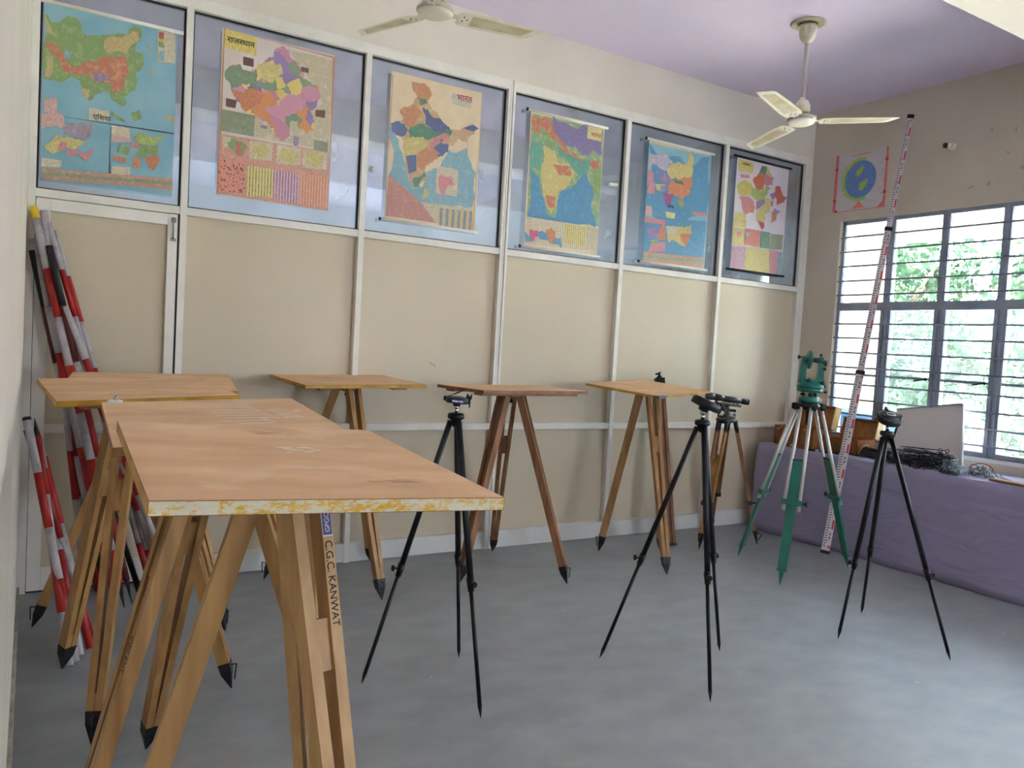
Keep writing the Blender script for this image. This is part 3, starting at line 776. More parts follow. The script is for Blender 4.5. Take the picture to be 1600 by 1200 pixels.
  ("orange", [[0.29,0.41],[0.39,0.4],[0.36,0.47],[0.3,0.47]]),
  ("yellow2", [[0.55,0.31],[0.66,0.31],[0.68,0.43],[0.55,0.5],[0.42,0.51],[0.43,0.45],[0.59,0.38]]),
  ("violet", [[0.65,0.27],[0.79,0.23],[0.8,0.27],[0.71,0.32]]),
  ("red", [[0.77,0.18],[0.84,0.17],[0.92,0.26],[1.0,0.26],[0.9,0.33],[0.81,0.36]]),
  ("orange", [[0.68,0.33],[0.74,0.32],[0.72,0.38],[0.67,0.37]]),
  ("yellow2", [[0.42,0.47],[0.61,0.48],[0.56,0.56],[0.43,0.54]]),
  ("red", [[0.46,0.53],[0.58,0.54],[0.59,0.58],[0.55,0.61]]),
  ("orange", [[0.72,0.42],[0.82,0.41],[0.81,0.49],[0.72,0.53]]),
  ("violet", [[0.75,0.39],[0.88,0.41],[0.82,0.44],[0.76,0.43]]),
  ("yellow2", [[0.02,0.49],[0.23,0.49],[0.24,0.61],[0.02,0.62]]),
  ("yellow2", [[0.0,0.63],[0.22,0.63],[0.23,0.78],[0.02,0.78]]),
  ("pinkl", [[0.08,0.66],[0.16,0.66],[0.15,0.7],[0.08,0.7]]),
  ("salmon2", [[0.23,0.62],[0.51,0.62],[0.52,0.77],[0.24,0.77]]),
  ("sky", [[0.25,0.65],[0.31,0.65],[0.31,0.69],[0.25,0.69]]),
  ("igreen", [[0.53,0.62],[0.71,0.62],[0.71,0.77],[0.54,0.77]]),
  ("sage", [[0.73,0.63],[0.97,0.62],[0.97,0.76],[0.73,0.77]]),
  ("ptable", [[0.0,0.8],[0.25,0.79],[0.27,1.0],[0.01,1.0]]),
  ("ytable", [[0.26,0.79],[0.73,0.78],[0.75,0.99],[0.27,1.0]]),
  ("pinkl", [[0.74,0.78],[0.89,0.78],[0.9,0.99],[0.76,0.99]]),
  ("sky", [[0.89,0.78],[0.98,0.78],[0.99,0.99],[0.9,0.99]])],
}

# ------------------------------------------------------------------ room shell
XL, XR, ZC = -0.48, 5.587, 3.70
YB = -8.5
b = MB(); b.box((XL - 0.2, YB - 0.2, -0.12), (XR + 0.2, 0.25, 0), M['floor']); struct(b, 'floor')
b = MB(); b.box((XL - 0.2, YB - 0.2, ZC), (XR + 0.2, 0.25, ZC + 0.12), M['ceiling']); struct(b, 'ceiling')
b = MB(); b.box((XL - 0.2, -2.75, 3.35), (XR + 0.2, -2.404, ZC - 0.001), M['plaster']); struct(b, 'trim_1')      # ceiling beam
b = MB(); b.box((XL - 0.2, YB, 0), (XL, 0.25, ZC), M['plaster']); struct(b, 'wall_left')
b = MB(); b.box((XL, -4.6, 0), (XL + 0.012, -0.25, 0.115), M['skirt']); struct(b, 'baseboard_left')
# plaster above the partition
b = MB(); b.box((XL, 0.004, 3.312), (XR, 0.2, ZC), M['plaster']); struct(b, 'wall_back')
# rear wall (behind the photographer) with an invented opening, sized to limit the fill light
b = MB()
b.box((XL, YB - 0.2, 0), (XR, YB, 1.0), M['plaster']); b.box((XL, YB - 0.2, 2.3), (XR, YB, ZC), M['plaster'])
b.box((XL, YB - 0.2, 1.0), (3.6, YB, 2.3), M['plaster']); b.box((5.0, YB - 0.2, 1.0), (XR, YB, 2.3), M['plaster'])
struct(b, 'wall_rear')
# window wall
WY0, WY1, WZ0, WZ1 = -0.331, -5.3, 0.835, 2.712
b = MB()
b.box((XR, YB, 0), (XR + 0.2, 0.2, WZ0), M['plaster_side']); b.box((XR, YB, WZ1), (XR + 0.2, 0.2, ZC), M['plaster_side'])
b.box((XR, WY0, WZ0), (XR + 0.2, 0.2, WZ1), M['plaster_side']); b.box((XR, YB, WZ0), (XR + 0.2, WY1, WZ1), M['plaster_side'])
struct(b, 'wall_right')

# ------------------------------------------------------------------ big window
wx = XR + 0.035
win = bpy.data.objects.new('window_7', None); C.objects.link(win); win['kind'] = 'structure'; win['_o'] = (XR, -2.8, 0.8); win.location = (XR, -2.8, 0.8)
b = MB()
b.box((wx, WY1, WZ1 - 0.03), (wx + 0.05, WY0, WZ1), M['winframe']); b.box((wx, WY1, WZ0), (wx + 0.05, WY0, WZ0 + 0.035), M['winframe'])
b.box((wx, WY0 - 0.03, WZ0), (wx + 0.05, WY0, WZ1), M['winframe']); b.box((wx, WY1, WZ0), (wx + 0.05, WY1 + 0.03, WZ1), M['winframe'])
b.build('window_frame', win)
b = MB(); b.box((wx - 0.004, WY1, 1.934), (wx + 0.055, WY0, 2.004), M['winframe']); b.build('transom', win)
my = [-0.800, -1.259, -1.715, -2.17, -2.625, -3.08, -3.535, -3.99, -4.445, -4.9]
for k, y in enumerate(my):
    b = MB(); b.box((wx - 0.002, y - 0.030, 2.0), (wx + 0.052, y + 0.030, WZ1), M['winframe']); b.box((wx - 0.008, y - 0.012, 2.0), (wx, y + 0.012, WZ1), M['winframe'])
    b.build('mullion', win)
    yl = y if k == 0 else y - 0.006
    b = MB(); b.box((wx - 0.002, yl - 0.046, WZ0), (wx + 0.052, yl + 0.046, 1.935), M['winframe'])
    b.box((wx - 0.012, yl - 0.022, WZ0), (wx, yl - 0.004, 1.935), M['winframe']); b.box((wx - 0.012, yl + 0.012, WZ0), (wx, yl + 0.03, 1.935), M['winframe'])
    b.build('mullion', win)
edges = [WY0] + my + [WY1]
for k in range(len(edges) - 1):
    ya, yb = edges[k + 1], edges[k]
    b = MB(); b.box((wx + 0.024, ya, 2.0), (wx + 0.028, yb, WZ1), M['glass_window']); b.build('pane', win)
    b = MB(); b.box((wx + 0.024, ya, WZ0), (wx + 0.028, yb, 1.94), M['glass_window'] if k == 0 else M['glass_dusty']); b.build('pane', win)
    b = MB(); b.box((wx + 0.008, ya, 1.375), (wx + 0.034, yb, 1.395), M['winframe']); b.build('sash_rail', win)
    if k in (1, 2, 3):
        yy = ya + 0.06
        b = MB(); b.tube((wx + 0.0, yy, 1.385), (wx - 0.02, yy, 1.385), 0.012, M['black_metal']); b.bar((wx - 0.02, yy, 1.385), (wx - 0.02, yy + 0.09, 1.365), 0.01, 0.012, (1, 0, 0), M['black_metal']); b.build('sash_stay', win)
bz = [2.571, 2.443, 2.317, 2.191, 2.069, 1.819, 1.698, 1.570, 1.444, 1.300, 1.170, 1.045, 0.92]
for z in bz:
    b = MB(); b.tube((wx - 0.016, WY1, z), (wx - 0.016, WY0, z), 0.0075, M['winframe'], n=8); b.build('grill_bar', win)
b = MB(); b.box((XR - 0.002, WY1, WZ0 - 0.03), (wx, WY0, WZ0), M['sill']); b.build('window_sill', win)

# ------------------------------------------------------------------ glazed partition (back wall of the room)
F = 0.045            # the frame members stand this far out of the panels
tn = [1]
def trim(lo, hi, m=None, bev=0.003):
    tn[0] += 1
    b = MB(); b.box(lo, hi, m or M['frame']); return struct(b, 'trim_%d' % tn[0], bevel=bev)
mull = [(0.257, 0.294), (1.312, 1.349), (3.421, 3.459), (4.483, 4.520)]
for x0, x1 in mull:
    trim((x0, 0, 0), (x1, 0.075, 3.25))
# double post
trim((2.352, 0, 0), (2.371, 0.075, 3.32)); trim((2.375, 0.004, 0), (2.389, 0.075, 3.32)); trim((2.393, 0, 0), (2.412, 0.075, 3.32))
trim((5.490, 0, 0), (5.532, 0.075, 3.312)); trim((5.536, 0.004, 0), (5.587, 0.075, 3.312))
trim((XL, 0.0, 0), (-0.443, 0.075, 3.312))
bays = [(-0.443, 0.257), (0.294, 1.312), (1.349, 2.352), (2.412, 3.421), (3.459, 4.483), (4.520, 5.490)]
trim((-0.443, 0.0, 3.247), (2.352, 0.075, 3.312)); trim((2.412, 0.0, 3.247), (5.49, 0.075, 3.312))
for k, (x0, x1) in enumerate(bays):
    trim((x0, 0.004, 2.101), (x1, 0.07, 2.145))
    if k:
        trim((x0, 0.004, 0.862), (x1, 0.07, 0.908)); trim((x0, 0.003, 0.005), (x1, 0.07, 0.120), M['kick']); trim((x0, 0.0, 0.120), (x1, 0.07, 0.128), M['kick'], 0.002)
# laminate infill panels: one sheet per opening
pn = bpy.data.objects.new('wall_partition', None); C.objects.link(pn); pn['kind'] = 'structure'; pn['_o'] = (0, 0, 0)
for k, (x0, x1) in enumerate(bays):
    if k:
        for z0, z1 in ((0.128, 0.862), (0.908, 2.101)):
            b = MB(); b.box((x0, F, z0), (x1, F + 0.012, z1), M['laminate']); b.build('laminate_panel', pn)
b = MB(); b.prism([(1.868, F - 0.0, 1.318), (1.875, F, 1.322), (1.925, F, 1.300), (1.918, F, 1.292)], (0, -0.002, 0), M['tape_tan']); b.build('tape_scrap', pn)
# panes above
for k, (x0, x1) in enumerate(bays):
    w = bpy.data.objects.new('window_%d' % (k + 1), None); C.objects.link(w); w['kind'] = 'structure'; w['_o'] = (x0, F, 2.145); w.location = (x0, F, 2.145)
    b = MB(); b.box((x0, F, 2.145), (x1, F + 0.006, 3.247), M['glass_partition']); b.build('pane', w)
    b = MB()
    g = 0.009
    b.box((x0, F - 0.012, 3.247 - g), (x1, F, 3.247), M['gasket']); b.box((x0, F - 0.012, 2.145), (x0 + g, F, 3.247), M['gasket']); b.box((x1 - g, F - 0.012, 2.145), (x1, F, 3.247), M['gasket'])
    b.build('gasket', w)
    b = MB(); b.box((x0, F - 0.03, 2.1455), (x1, F, 2.152), M['dirt']); b.build('sealant', w)
# plastic cup hooks stuck on the glass
b = MB(); b.lathe((1.395, F, 2.545), (0, -1, 0), [(0.02, 0), (0.018, 0.008), (0.008, 0.014), (0.006, 0.02)], M['fan']); b.build('suction_hook', bpy.data.objects['window_3'])
b = MB(); b.bar((3.30, F - 0.01, 2.74), (3.38, F - 0.01, 2.745), 0.02, 0.02, (0, 1, 0), M['fan']); b.build('pane_handle', bpy.data.objects['window_4'])

# door leaf in the first bay
door = bpy.data.objects.new('door_1', None); C.objects.link(door); door['kind'] = 'structure'; door['_o'] = (-0.44, 0, 0); door.location = (-0.44, 0, 0)
b = MB()
b.box((-0.440, 0.006, 0.012), (-0.375, 0.05, 2.097), M['frame']); b.box((0.196, 0.006, 0.012), (0.247, 0.05, 2.097), M['frame'])
b.box((-0.375, 0.006, 2.035), (0.196, 0.05, 2.097), M['frame']); b.box((-0.375, 0.006, 0.862), (0.196, 0.05, 0.908), M['frame']); b.box((-0.375, 0.006, 0.012), (0.196, 0.05, 0.14), M['frame'])
b.build('door_frame', door, bevel=0.003)
for z0, z1 in ((0.14, 0.862), (0.908, 2.035)):
    b = MB(); b.box((-0.375, 0.034, z0), (0.196, 0.046, z1), M['laminate']); b.build('door_panel', door)
b = MB(); b.box((0.212, -0.006, 2.05), (0.236, 0.006, 2.078), M['steel']); b.tube((0.222, -0.008, 2.075), (0.222, -0.008, 1.955), 0.005, M['steel']); b.box((0.210, -0.006, 1.945), (0.238, 0.006, 1.962), M['steel']); b.build('tower_bolt', door)
b = MB(); b.box((0.2475, 0.004, 0.0), (0.2565, 0.06, 2.1), M['gasket']); b.box((-0.4428, 0.02, 0.0), (-0.4402, 0.06, 2.1), M['gasket']); b.box((-0.44, 0.02, 0.0), (0.247, 0.05, 0.0118), M['gasket']); b.build('door_gap', door)

# the room behind the glass
b = MB(); b.box((-2.5, 0.25, -0.12), (8.0, 5.0, 0), M['concrete']); struct(b, 'floor_back_room')
b = MB(); b.box((-2.5, 4.0, 0), (XR + 0.2, 4.2, 3.6), mat('back room paint', (186, 196, 206), 0.8)); struct(b, 'wall_back_room')
b = MB(); b.box((-2.5, 0.25, 3.6), (XR + 0.2, 4.2, 3.7), mat('back room ceiling', (196, 190, 206), 0.8)); struct(b, 'ceiling_back_room')
b = MB(); b.box((XR + 0.01, 0.2, 0), (XR + 0.2, 4.0, 3.6), mat('back room paint', (186, 196, 206), 0.8)); b.box((-2.7, 0.25, 0), (-2.5, 4.2, 3.7), mat('back room paint', (186, 196, 206), 0.8)); b.box((-2.5, 0.21, 0), (XL - 0.2, 0.25, 3.7), M['plaster']); struct(b, 'wall_back_room_side')
nb = thing('notice_board', (5.47, 0.08, 2.77), 'dark slate notice board with white lettering showing behind the last glass pane', 'notice board')
b = MB(); b.box((5.36, 0.075, 2.74), (5.535, 0.09, 3.14), M['slate']); b.build('board', nb)
text_mesh('Si', 0.085, M['paper'], frame_mtx((5.443, 0.073, 2.985), (1, 0, 0), (0, 0, 1)), 'lettering', nb)
text_mesh('रिह', 0.075, M['paper'], frame_mtx((5.443, 0.073, 2.90), (1, 0, 0), (0, 0, 1)), 'lettering', nb)

# ------------------------------------------------------------------ wall maps
coast = random.Random(21)
def wall_map(key, name_label, group, paper, roller_top, roller_bottom, title=None):
    x0, x1, z0, z1 = MAP_RECT[key]
    y = 0.014
    t = thing('wall_map', ((x0 + x1) / 2, y, z0), name_label, 'map', group)
    W, H = x1 - x0, z1 - z0
    def P(u, v, k=0):
        return V((x0 + u * W, y - 0.0004 * k, z1 - v * H))
    b = MB()
    # the sheet itself, with a slight wave
    nu, nv = 6, 14
    i = b.mi(paper)
    rows = []
    for a in range(nv + 1):
        rows.append([b.bm.verts.new(V((x0 + W * c / nu, y + 0.0015, z1 - H * a / nv))) for c in range(nu + 1)])
    for a in range(nv):
        for c in range(nu):
            f = b.bm.faces.new((rows[a][c], rows[a][c + 1], rows[a + 1][c + 1], rows[a + 1][c])); f.material_index = i
    sheet = b.build('sheet', t)
    so = sheet.modifiers.new('thickness', 'SOLIDIFY'); so.thickness = 0.001
    b = MB()
    for k, (col, uv) in enumerate(MAP_ART[key]):
        q = uv
        if len(uv) >= 5 and not col.startswith('title') and col not in ('road', 'rose', 'land2'):
            for it in range(3 if len(uv) < 14 else 2):          # ragged coasts and borders
                q2 = []
                for a, c in zip(q, q[1:] + q[:1]):
                    dx, dy = c[0] - a[0], c[1] - a[1]
                    o = coast.uniform(-0.17, 0.17)
                    q2 += [a, [min(1, max(0, (a[0] + c[0]) / 2 - dy * o)), min(1, max(0, (a[1] + c[1]) / 2 + dx * o))]]
                q = q2
        b.poly([P(u, v, 1 + k * 0.35) for u, v in q], ink(col))
    b.build('map_print', t)
    if title:
        for body, u, v, size, mm, wd in title:
            text_mesh(body, size, mm, frame_mtx(P(u, v, 24), (1, 0, 0), (0, 0, 1)), 'map_title', t, width=wd)
    for on, z, m in ((roller_top, z1 + 0.004, roller_top), (roller_bottom, z0 - 0.004, roller_bottom)):
        if on:
            b = MB(); b.tube((x0 - 0.03, y, z), (x1 + 0.03, y, z), 0.0105, m); 
            b.tube((x0 - 0.036, y, z), (x0 - 0.028, y, z), 0.012, M['black_plastic']); b.build('roller', t)
    return t
paperC = mat('cream map paper', (226, 208, 176), 0.42, rgb2=(216, 196, 164), scale=5)
paperB = mat('blue map sea', (126, 172, 192), 0.4, rgb2=(146, 186, 198), scale=5)
paperW = mat('white map paper', (222, 212, 220), 0.4, rgb2=(210, 202, 214), scale=5)
paperP = mat('pale lilac map paper', (216, 204, 200), 0.42, rgb2=(208, 196, 186), scale=5)
gm = 'wall maps hung on the partition glass'
wall_map('asia', 'physical relief map of a green and red continent, on the pane over the door', gm, paperB, M['frame'], None, [('एिशया', 0.435, 0.597, 0.05, M['ink'], 0.085)])
wall_map('raj', 'state map of pastel districts with yellow title corner and salmon lower strip', gm, paperP, None, None, [('राज|~स|थान', 0.155, 0.062, 0.07, M['ink'], 0.155)])
wall_map('ind', 'political map of blue, green and orange states with a pink grid in its corner', gm, paperC, None, M['frame'], [('भारत', 0.795, 0.075, 0.06, M['ink_red'], 0.115)])
wall_map('phys', 'relief map of a triangular peninsula with violet highlands and bright blue sea', gm, paperC, M['frame'], M['frame'], [('भारत', 0.875, 0.075, 0.045, M['ink_red'], 0.09)])
wall_map('asia2', 'blue political map with yellow north and orange centre above an inset map', gm, paperB, M['frame'], M['frame'], [('एिशया', 0.38, 0.515, 0.03, M['ink'], 0.07)])
wall_map('raj2', 'state map in orange, yellow and pink on black rods, last before the corner', gm, paperW, M['black_plastic'], M['black_plastic'], [('राज|~स|थान', 0.16, 0.055, 0.03, M['ink'], 0.09)])

# ------------------------------------------------------------------ plane tables
def wood_leg(parent, top, foot, axis, wood, name='leg', gap=0.038, label=None, shoe=0.115, blk=(0.25, 0.345)):
    """two bars that start apart at the head and meet above an iron shoe"""
    top, foot = V(top), V(foot)
    d = foot - top
    L = d.length
    u = d / L
    rad = V((foot.x - axis[0], foot.y - axis[1], 0)).normalized()
    side = V((-rad.y, rad.x, 0))
    e = 1 - shoe / L
    b = MB()
    for s in (-1, 1):
        p0 = top + side * s * (gap / 2 + 0.012)
        p1 = top + u * L * e + side * s * 0.0135
        b.bar(p0, p1, 0.024, 0.044, side, wood)
    a0, a1 = blk
    pa, pb = top + u * L * a0, top + u * L * a1
    b.bar(pa, pb, gap * (1 - a0 / e) + 0.012, 0.03, side, wood)
    pa, pb = top + u * L * 0.86, top + u * L * (e - 0.002)
    b.bar(pa, pb, 0.02, 0.04, side, wood)
    leg = b.build(name, parent)
    if label: leg['label'] = label
    b = MB()
    q = top + u * L * e
    b.bar(q, q + u * 0.045, 0.054, 0.048, side, M['iron'], 0.046, 0.042)
    b.bar(q + u * 0.045, foot, 0.046, 0.042, side, M['iron'], 0.004, 0.004)
    b.build('iron_shoe', leg)
    # stirrup: a little foot step of bent wire on the outside of the shoe
    b = MB()
    o = q + u * 0.012
    b.path([o + rad * 0.02, o + rad * 0.045 + V((0, 0, 0.004)), q + u * 0.075 + rad * 0.022], 0.0028, M['wire'], n=6)
    b.build('stirrup', leg)
    return leg

def plane_table(label, ctr, yaw, tx, ty, w, d, feet, wood, edges, battens='y', th=0.020, inset=0.05, blk=(0.25, 0.345), group='plane tables standing in the survey room'):
    """edges: materials for board sides -y +x +y -x; battens run along that local axis"""
    c = V(ctr)
    bx, by = sum(f[0] for f in feet) / 3, sum(f[1] for f in feet) / 3
    t = thing('plane_table', (c.x, c.y, 0), label, 'survey table', group)
    R = Matrix.Rotation(yaw, 4, 'Z') @ Matrix.Rotation(tx, 4, 'X') @ Matrix.Rotation(ty, 4, 'Y')
    T = Matrix.Translation(c) @ R
    b = MB()
    b.box((-w / 2, -d / 2, -th), (w / 2, d / 2, 0), M['ply'], T, mats6=[M['ply_edge'], M['ply'], edges[0], edges[1], edges[2], edges[3]])
    brd = b.build('drawing_board', t, bevel=0.0012)
    for s in (-1, 1):
        b = MB()
        if battens == 'y':
            x = s * w * 0.30
            b.box((x - 0.045, -d / 2 + inset, -th - 0.016), (x + 0.045, d / 2 - inset, -th), M['ply_edge'], T)
        else:
            y = s * d * 0.30
            b.box((-w / 2 + 0.03, y - 0.05, -th - 0.016), (w / 2 - 0.03, y + 0.05, -th), M['ply_edge'], T)
        b.build('batten', t, bevel=0.001)
    # head
    h = T @ V((0, 0, -th - 0.016))
    b = MB()
    b.lathe(h - V((0, 0, 0.022)), (0, 0, 1), [(0.02, -0.012), (0.055, -0.004), (0.074, 0.004), (0.074, 0.016), (0.06, 0.022)], wood, smooth=False)
    b.lathe(h - V((0, 0, 0.06)), (0, 0, 1), [(0.014, 0), (0.016, 0.012), (0.007, 0.016), (0.007, 0.04)], M['iron'])
    b.build('tripod_head', t)
    for k, f in enumerate(feet):
        dr = V((f[0] - h.x, f[1] - h.y, 0)).normalized()
        top = V((h.x, h.y, h.z - 0.012)) + dr * 0.062
        wood_leg(t, top, (f[0], f[1], 0.0), (h.x, h.y), wood, blk=blk)
    return t, T, brd

YE, PE, CE, BE = M['yellow_edge'], M['leg_wood'], M['chip_edge'], M['ply_edge']
T1, T1m, T1b = plane_table('nearest plane table, its front edge flaking yellow and white', (0.016, -3.233, 1.217), -0.027, 0.045, 0.039, 0.6, 0.75,
    [(-0.375, -3.15), (0.23, -2.87), (0.107, -3.645)], M['leg_pale'], [CE, YE, YE, YE], th=0.024, inset=0.16, blk=(0.215, 0.295))
T2, T2m, T2b = plane_table('second plane table, with white chalk writing on its board', (0.037, -2.409, 1.205), -0.032, 0.053, -0.041, 0.6, 0.75,
    [(-0.330, -2.50), (-0.073, -1.940), (0.430, -2.630)], M['leg_wood'], [PE, PE, PE, BE], th=0.022)
T3, T3m, T3b = plane_table('plane table with an ochre front edge just behind the chalk written board', (-0.097, -1.433, 1.223), 0.071, 0.035, -0.047, 0.6, 0.75,
    [(-0.302, -1.106), (-0.234, -1.840), (0.290, -1.572)], M['leg_wood'], [YE, YE, YE, YE])
T4, T4m, _ = plane_table('plane table whose board just shows over the ochre edged one by the door', (0.075, -0.585, 1.191), -0.123, 0.074, -0.014, 0.75, 0.6,
    [(-0.411, -0.535), (0.397, -0.914), (0.18, -0.16)], M['leg_wood'], [YE, YE, YE, YE])
T5, T5m, _ = plane_table('plane table with a thin yellow edge standing alone in front of the second post', (1.182, -0.288, 1.208), 0.069, 0.034, -0.02, 0.75, 0.6,
    [(0.766, -0.163), (1.273, -0.762), (1.484, -0.061)], M['leg_wood'], [YE, YE, YE, YE])
T6, T6m, _ = plane_table('reddish brown plane table without painted edge, under the relief map with violet highlands', (2.154, -0.589, 1.202), 0.005, -0.010, -0.012, 0.75, 0.6,
    [(1.824, -0.642), (2.391, -0.059), (2.453, -0.894)], M['leg_dark'], [BE, BE, BE, BE], battens='x')
T7, T7m, _ = plane_table('turned plane table with a silver taped front corner, beside the dark optical level', (3.39, -0.472, 1.223), 0.322, 0.074, -0.041, 0.75, 0.6,
    [(3.141, -0.318), (3.214, -0.972), (3.554, -0.536)], M['leg_wood'], [YE, YE, YE, YE], th=0.016)
# silver tape at the front corner of the turned table
b = MB(); b.box((-0.3765, -0.3015, -0.0165), (-0.27, -0.2985, 0.001), M['steel'], T7m); b.box((-0.3765, -0.3015, -0.0165), (-0.3735, -0.26, 0.001), M['steel'], T7m); b.box((-0.3765, -0.3015, 0.0), (-0.29, -0.285, 0.001), M['steel'], T7m)
b.build('corner_tape', T7)['label'] = 'silver tape on the corner'

# chalk writing and worn patches on the second board and the nearest board
def chalk_strokes(parent, T, strokes, name='chalk_writing', r=0.0058):
    b = MB()
    for pts in strokes:
        for p, q in zip(pts[:-1], pts[1:]):
            p3, q3 = V((p[0], p[1], 0.0006)), V((q[0], q[1], 0.0006))
            d = (q3 - p3).normalized(); s = V((-d.y, d.x, 0)) * r
            b.poly([T @ (p3 - s), T @ (p3 + s), T @ (q3 + s), T @ (q3 - s)], M['chalk'])
    return b.build(name, parent)
st = []
for k in range(7):                                   # a line of block letters, upside down to the camera
    y = 0.30 - k * 0.052
    st += [[(-0.06 + 0.012 * k, y), (0.10 + 0.008 * k, y - 0.012)], [(0.10 + 0.008 * k, y - 0.012), (0.115 + 0.008 * k, y - 0.035)]]
st += [[(-0.01, -0.06), (0.03, -0.075), (0.08, -0.06), (0.14, -0.075)], [(0.03, -0.12), (0.06, -0.105), (0.11, -0.12), (0.14, -0.10)], [(0.11, -0.02), (0.125, -0.06)]]
for k in range(5):
    y = 0.12 - k * 0.035
    st += [[(0.165 + 0.004 * k, y), (0.225 + 0.004 * k, y - 0.01)]]
st += [[(0.175, -0.05), (0.20, -0.03), (0.235, -0.05)]]
chalk_strokes(T2, T2m, st)
def patch(parent, T, cx, cy, rx, ry, m, name='worn_patch', seed=1):
    rnd = random.Random(seed)
    b = MB()
    for k in range(14):
        x = cx + rnd.uniform(-1, 1) * rx; y = cy + rnd.uniform(-1, 1) * ry
        a = rnd.uniform(-0.5, 0.5); l = rnd.uniform(0.3, 0.9) * rx; h = rnd.uniform(0.10, 0.3) * ry
        pts = [V((x + math.cos(a) * l * math.cos(t) * 0.6 - math.sin(a) * h * math.sin(t), y + math.sin(a) * l * math.cos(t) * 0.6 + math.cos(a) * h * math.sin(t), 0.0004 + 0.00005 * k)) for t in [2 * PI * i / 8 for i in range(8)]]
        b.poly([T @ p for p in pts], m)
    return b.build(name, parent)
scuff = mat('pale scuffed ply', (206, 172, 136), 0.7, rgb2=(196, 156, 118), scale=40)
patch(T1, T1m, 0.035, 0.06, 0.035, 0.03, M['chalk'], 'chalk_smudge', 3)
patch(T1, T1m, 0.13, -0.24, 0.05, 0.012, scuff, 'worn_patch', 5)
patch(T1, T1m, 0.02, 0.27, 0.05, 0.02, scuff, 'worn_patch', 8)
patch(T2, T2m, 0.25, 0.08, 0.015, 0.03, M['chalk'], 'chalk_smudge', 9)

# writing on the near leg: a blue label and hand lettering down the outer bar
leg = [o for o in T1.children if o.name.startswith('leg')][2]
def leg_writing(tbl, foot, h, items, s, out=0.0225):
    """lettering on the outward face of bar s of a leg"""
    f = V((foot[0], foot[1], 0))
    hh = V(h)
    dr = V((f.x - hh.x, f.y - hh.y, 0)).normalized()
    top = V((hh.x, hh.y, hh.z - 0.012)) + dr * 0.062
    d = f - top; L = d.length; u = d / L
    side = V((-dr.y, dr.x, 0))
    e = 1 - 0.115 / L
    p0 = top + side * s * (0.038 / 2 + 0.012); p1 = top + u * L * e + side * s * 0.0135
    nrm = side.cross(u); nrm = nrm if nrm.dot(dr) > 0 else -nrm
    dd = (p1 - p0)
    for body, a, size, m, nm, wd, lab in items:
        o = p0 + dd * a + nrm * out
        mt = frame_mtx(o, dd.normalized(), dd.normalized().cross(nrm) * -1)
        if lab:
            b = MB(); b.box((-wd / 2 - 0.006, -0.010, -0.0006), (wd / 2 + 0.006, 0.010, 0), M['label_blue'], mt); b.build('paper_label', tbl)
            b = MB(); b.box((-wd / 2 - 0.009, -0.0112, -0.0008), (wd / 2 + 0.009, 0.0112, -0.0004), M['paper'], mt); b.build('label_border', tbl)
        if lab:
            mt = mt @ Matrix.Rotation(PI, 4, 'Z')
        text_mesh(body, size, m, mt, nm, tbl, width=wd)
h1 = T1m @ V((0, 0, -0.040))
leg_writing(T1, (0.107, -3.645), h1, [('GPGC KANWAT', 0.042, 0.014, M['paper'], 'label_lettering', 0.105, True), ('C.G.C. KANWAT', 0.18, 0.02, M['ink'], 'leg_lettering', 0.165, False)], 1)
leg_writing(T1, (0.107, -3.645), h1, [('C.G.C.', 0.64, 0.02, M['ink'], 'leg_lettering', 0.08, False)], -1)
h2 = T2m @ V((0, 0, -0.036))
leg_writing(T2, (-0.330, -2.50), h2, [('CGC KNT', 0.58, 0.02, M['ink'], 'leg_lettering', 0.10, False)], 1)

# small metal clamp lying on the third board's front corner
b = MB(); cl = thing('paper_scrap', (-0.265, -1.80, 1.225), 'small white crumpled scrap at the back left corner of the chalk written board', 'scrap')
P0 = T2m @ V((-0.262, 0.352, 0.004))
cl.location = P0; cl['_o'] = tuple(P0)
b.lathe(P0 - V((0.022, 0, 0)), (1, 0.1, 0.02), [(0.002, 0), (0.007, 0.008), (0.008, 0.03), (0.003, 0.046)], M['paper'], n=8); b.lathe(P0 + V((0.002, 0, 0.006)), (0.2, 0, 1), [(0.008, 0), (0.006, 0.012), (0.002, 0.018)], M['steel'], n=7); b.build('scrap', cl)

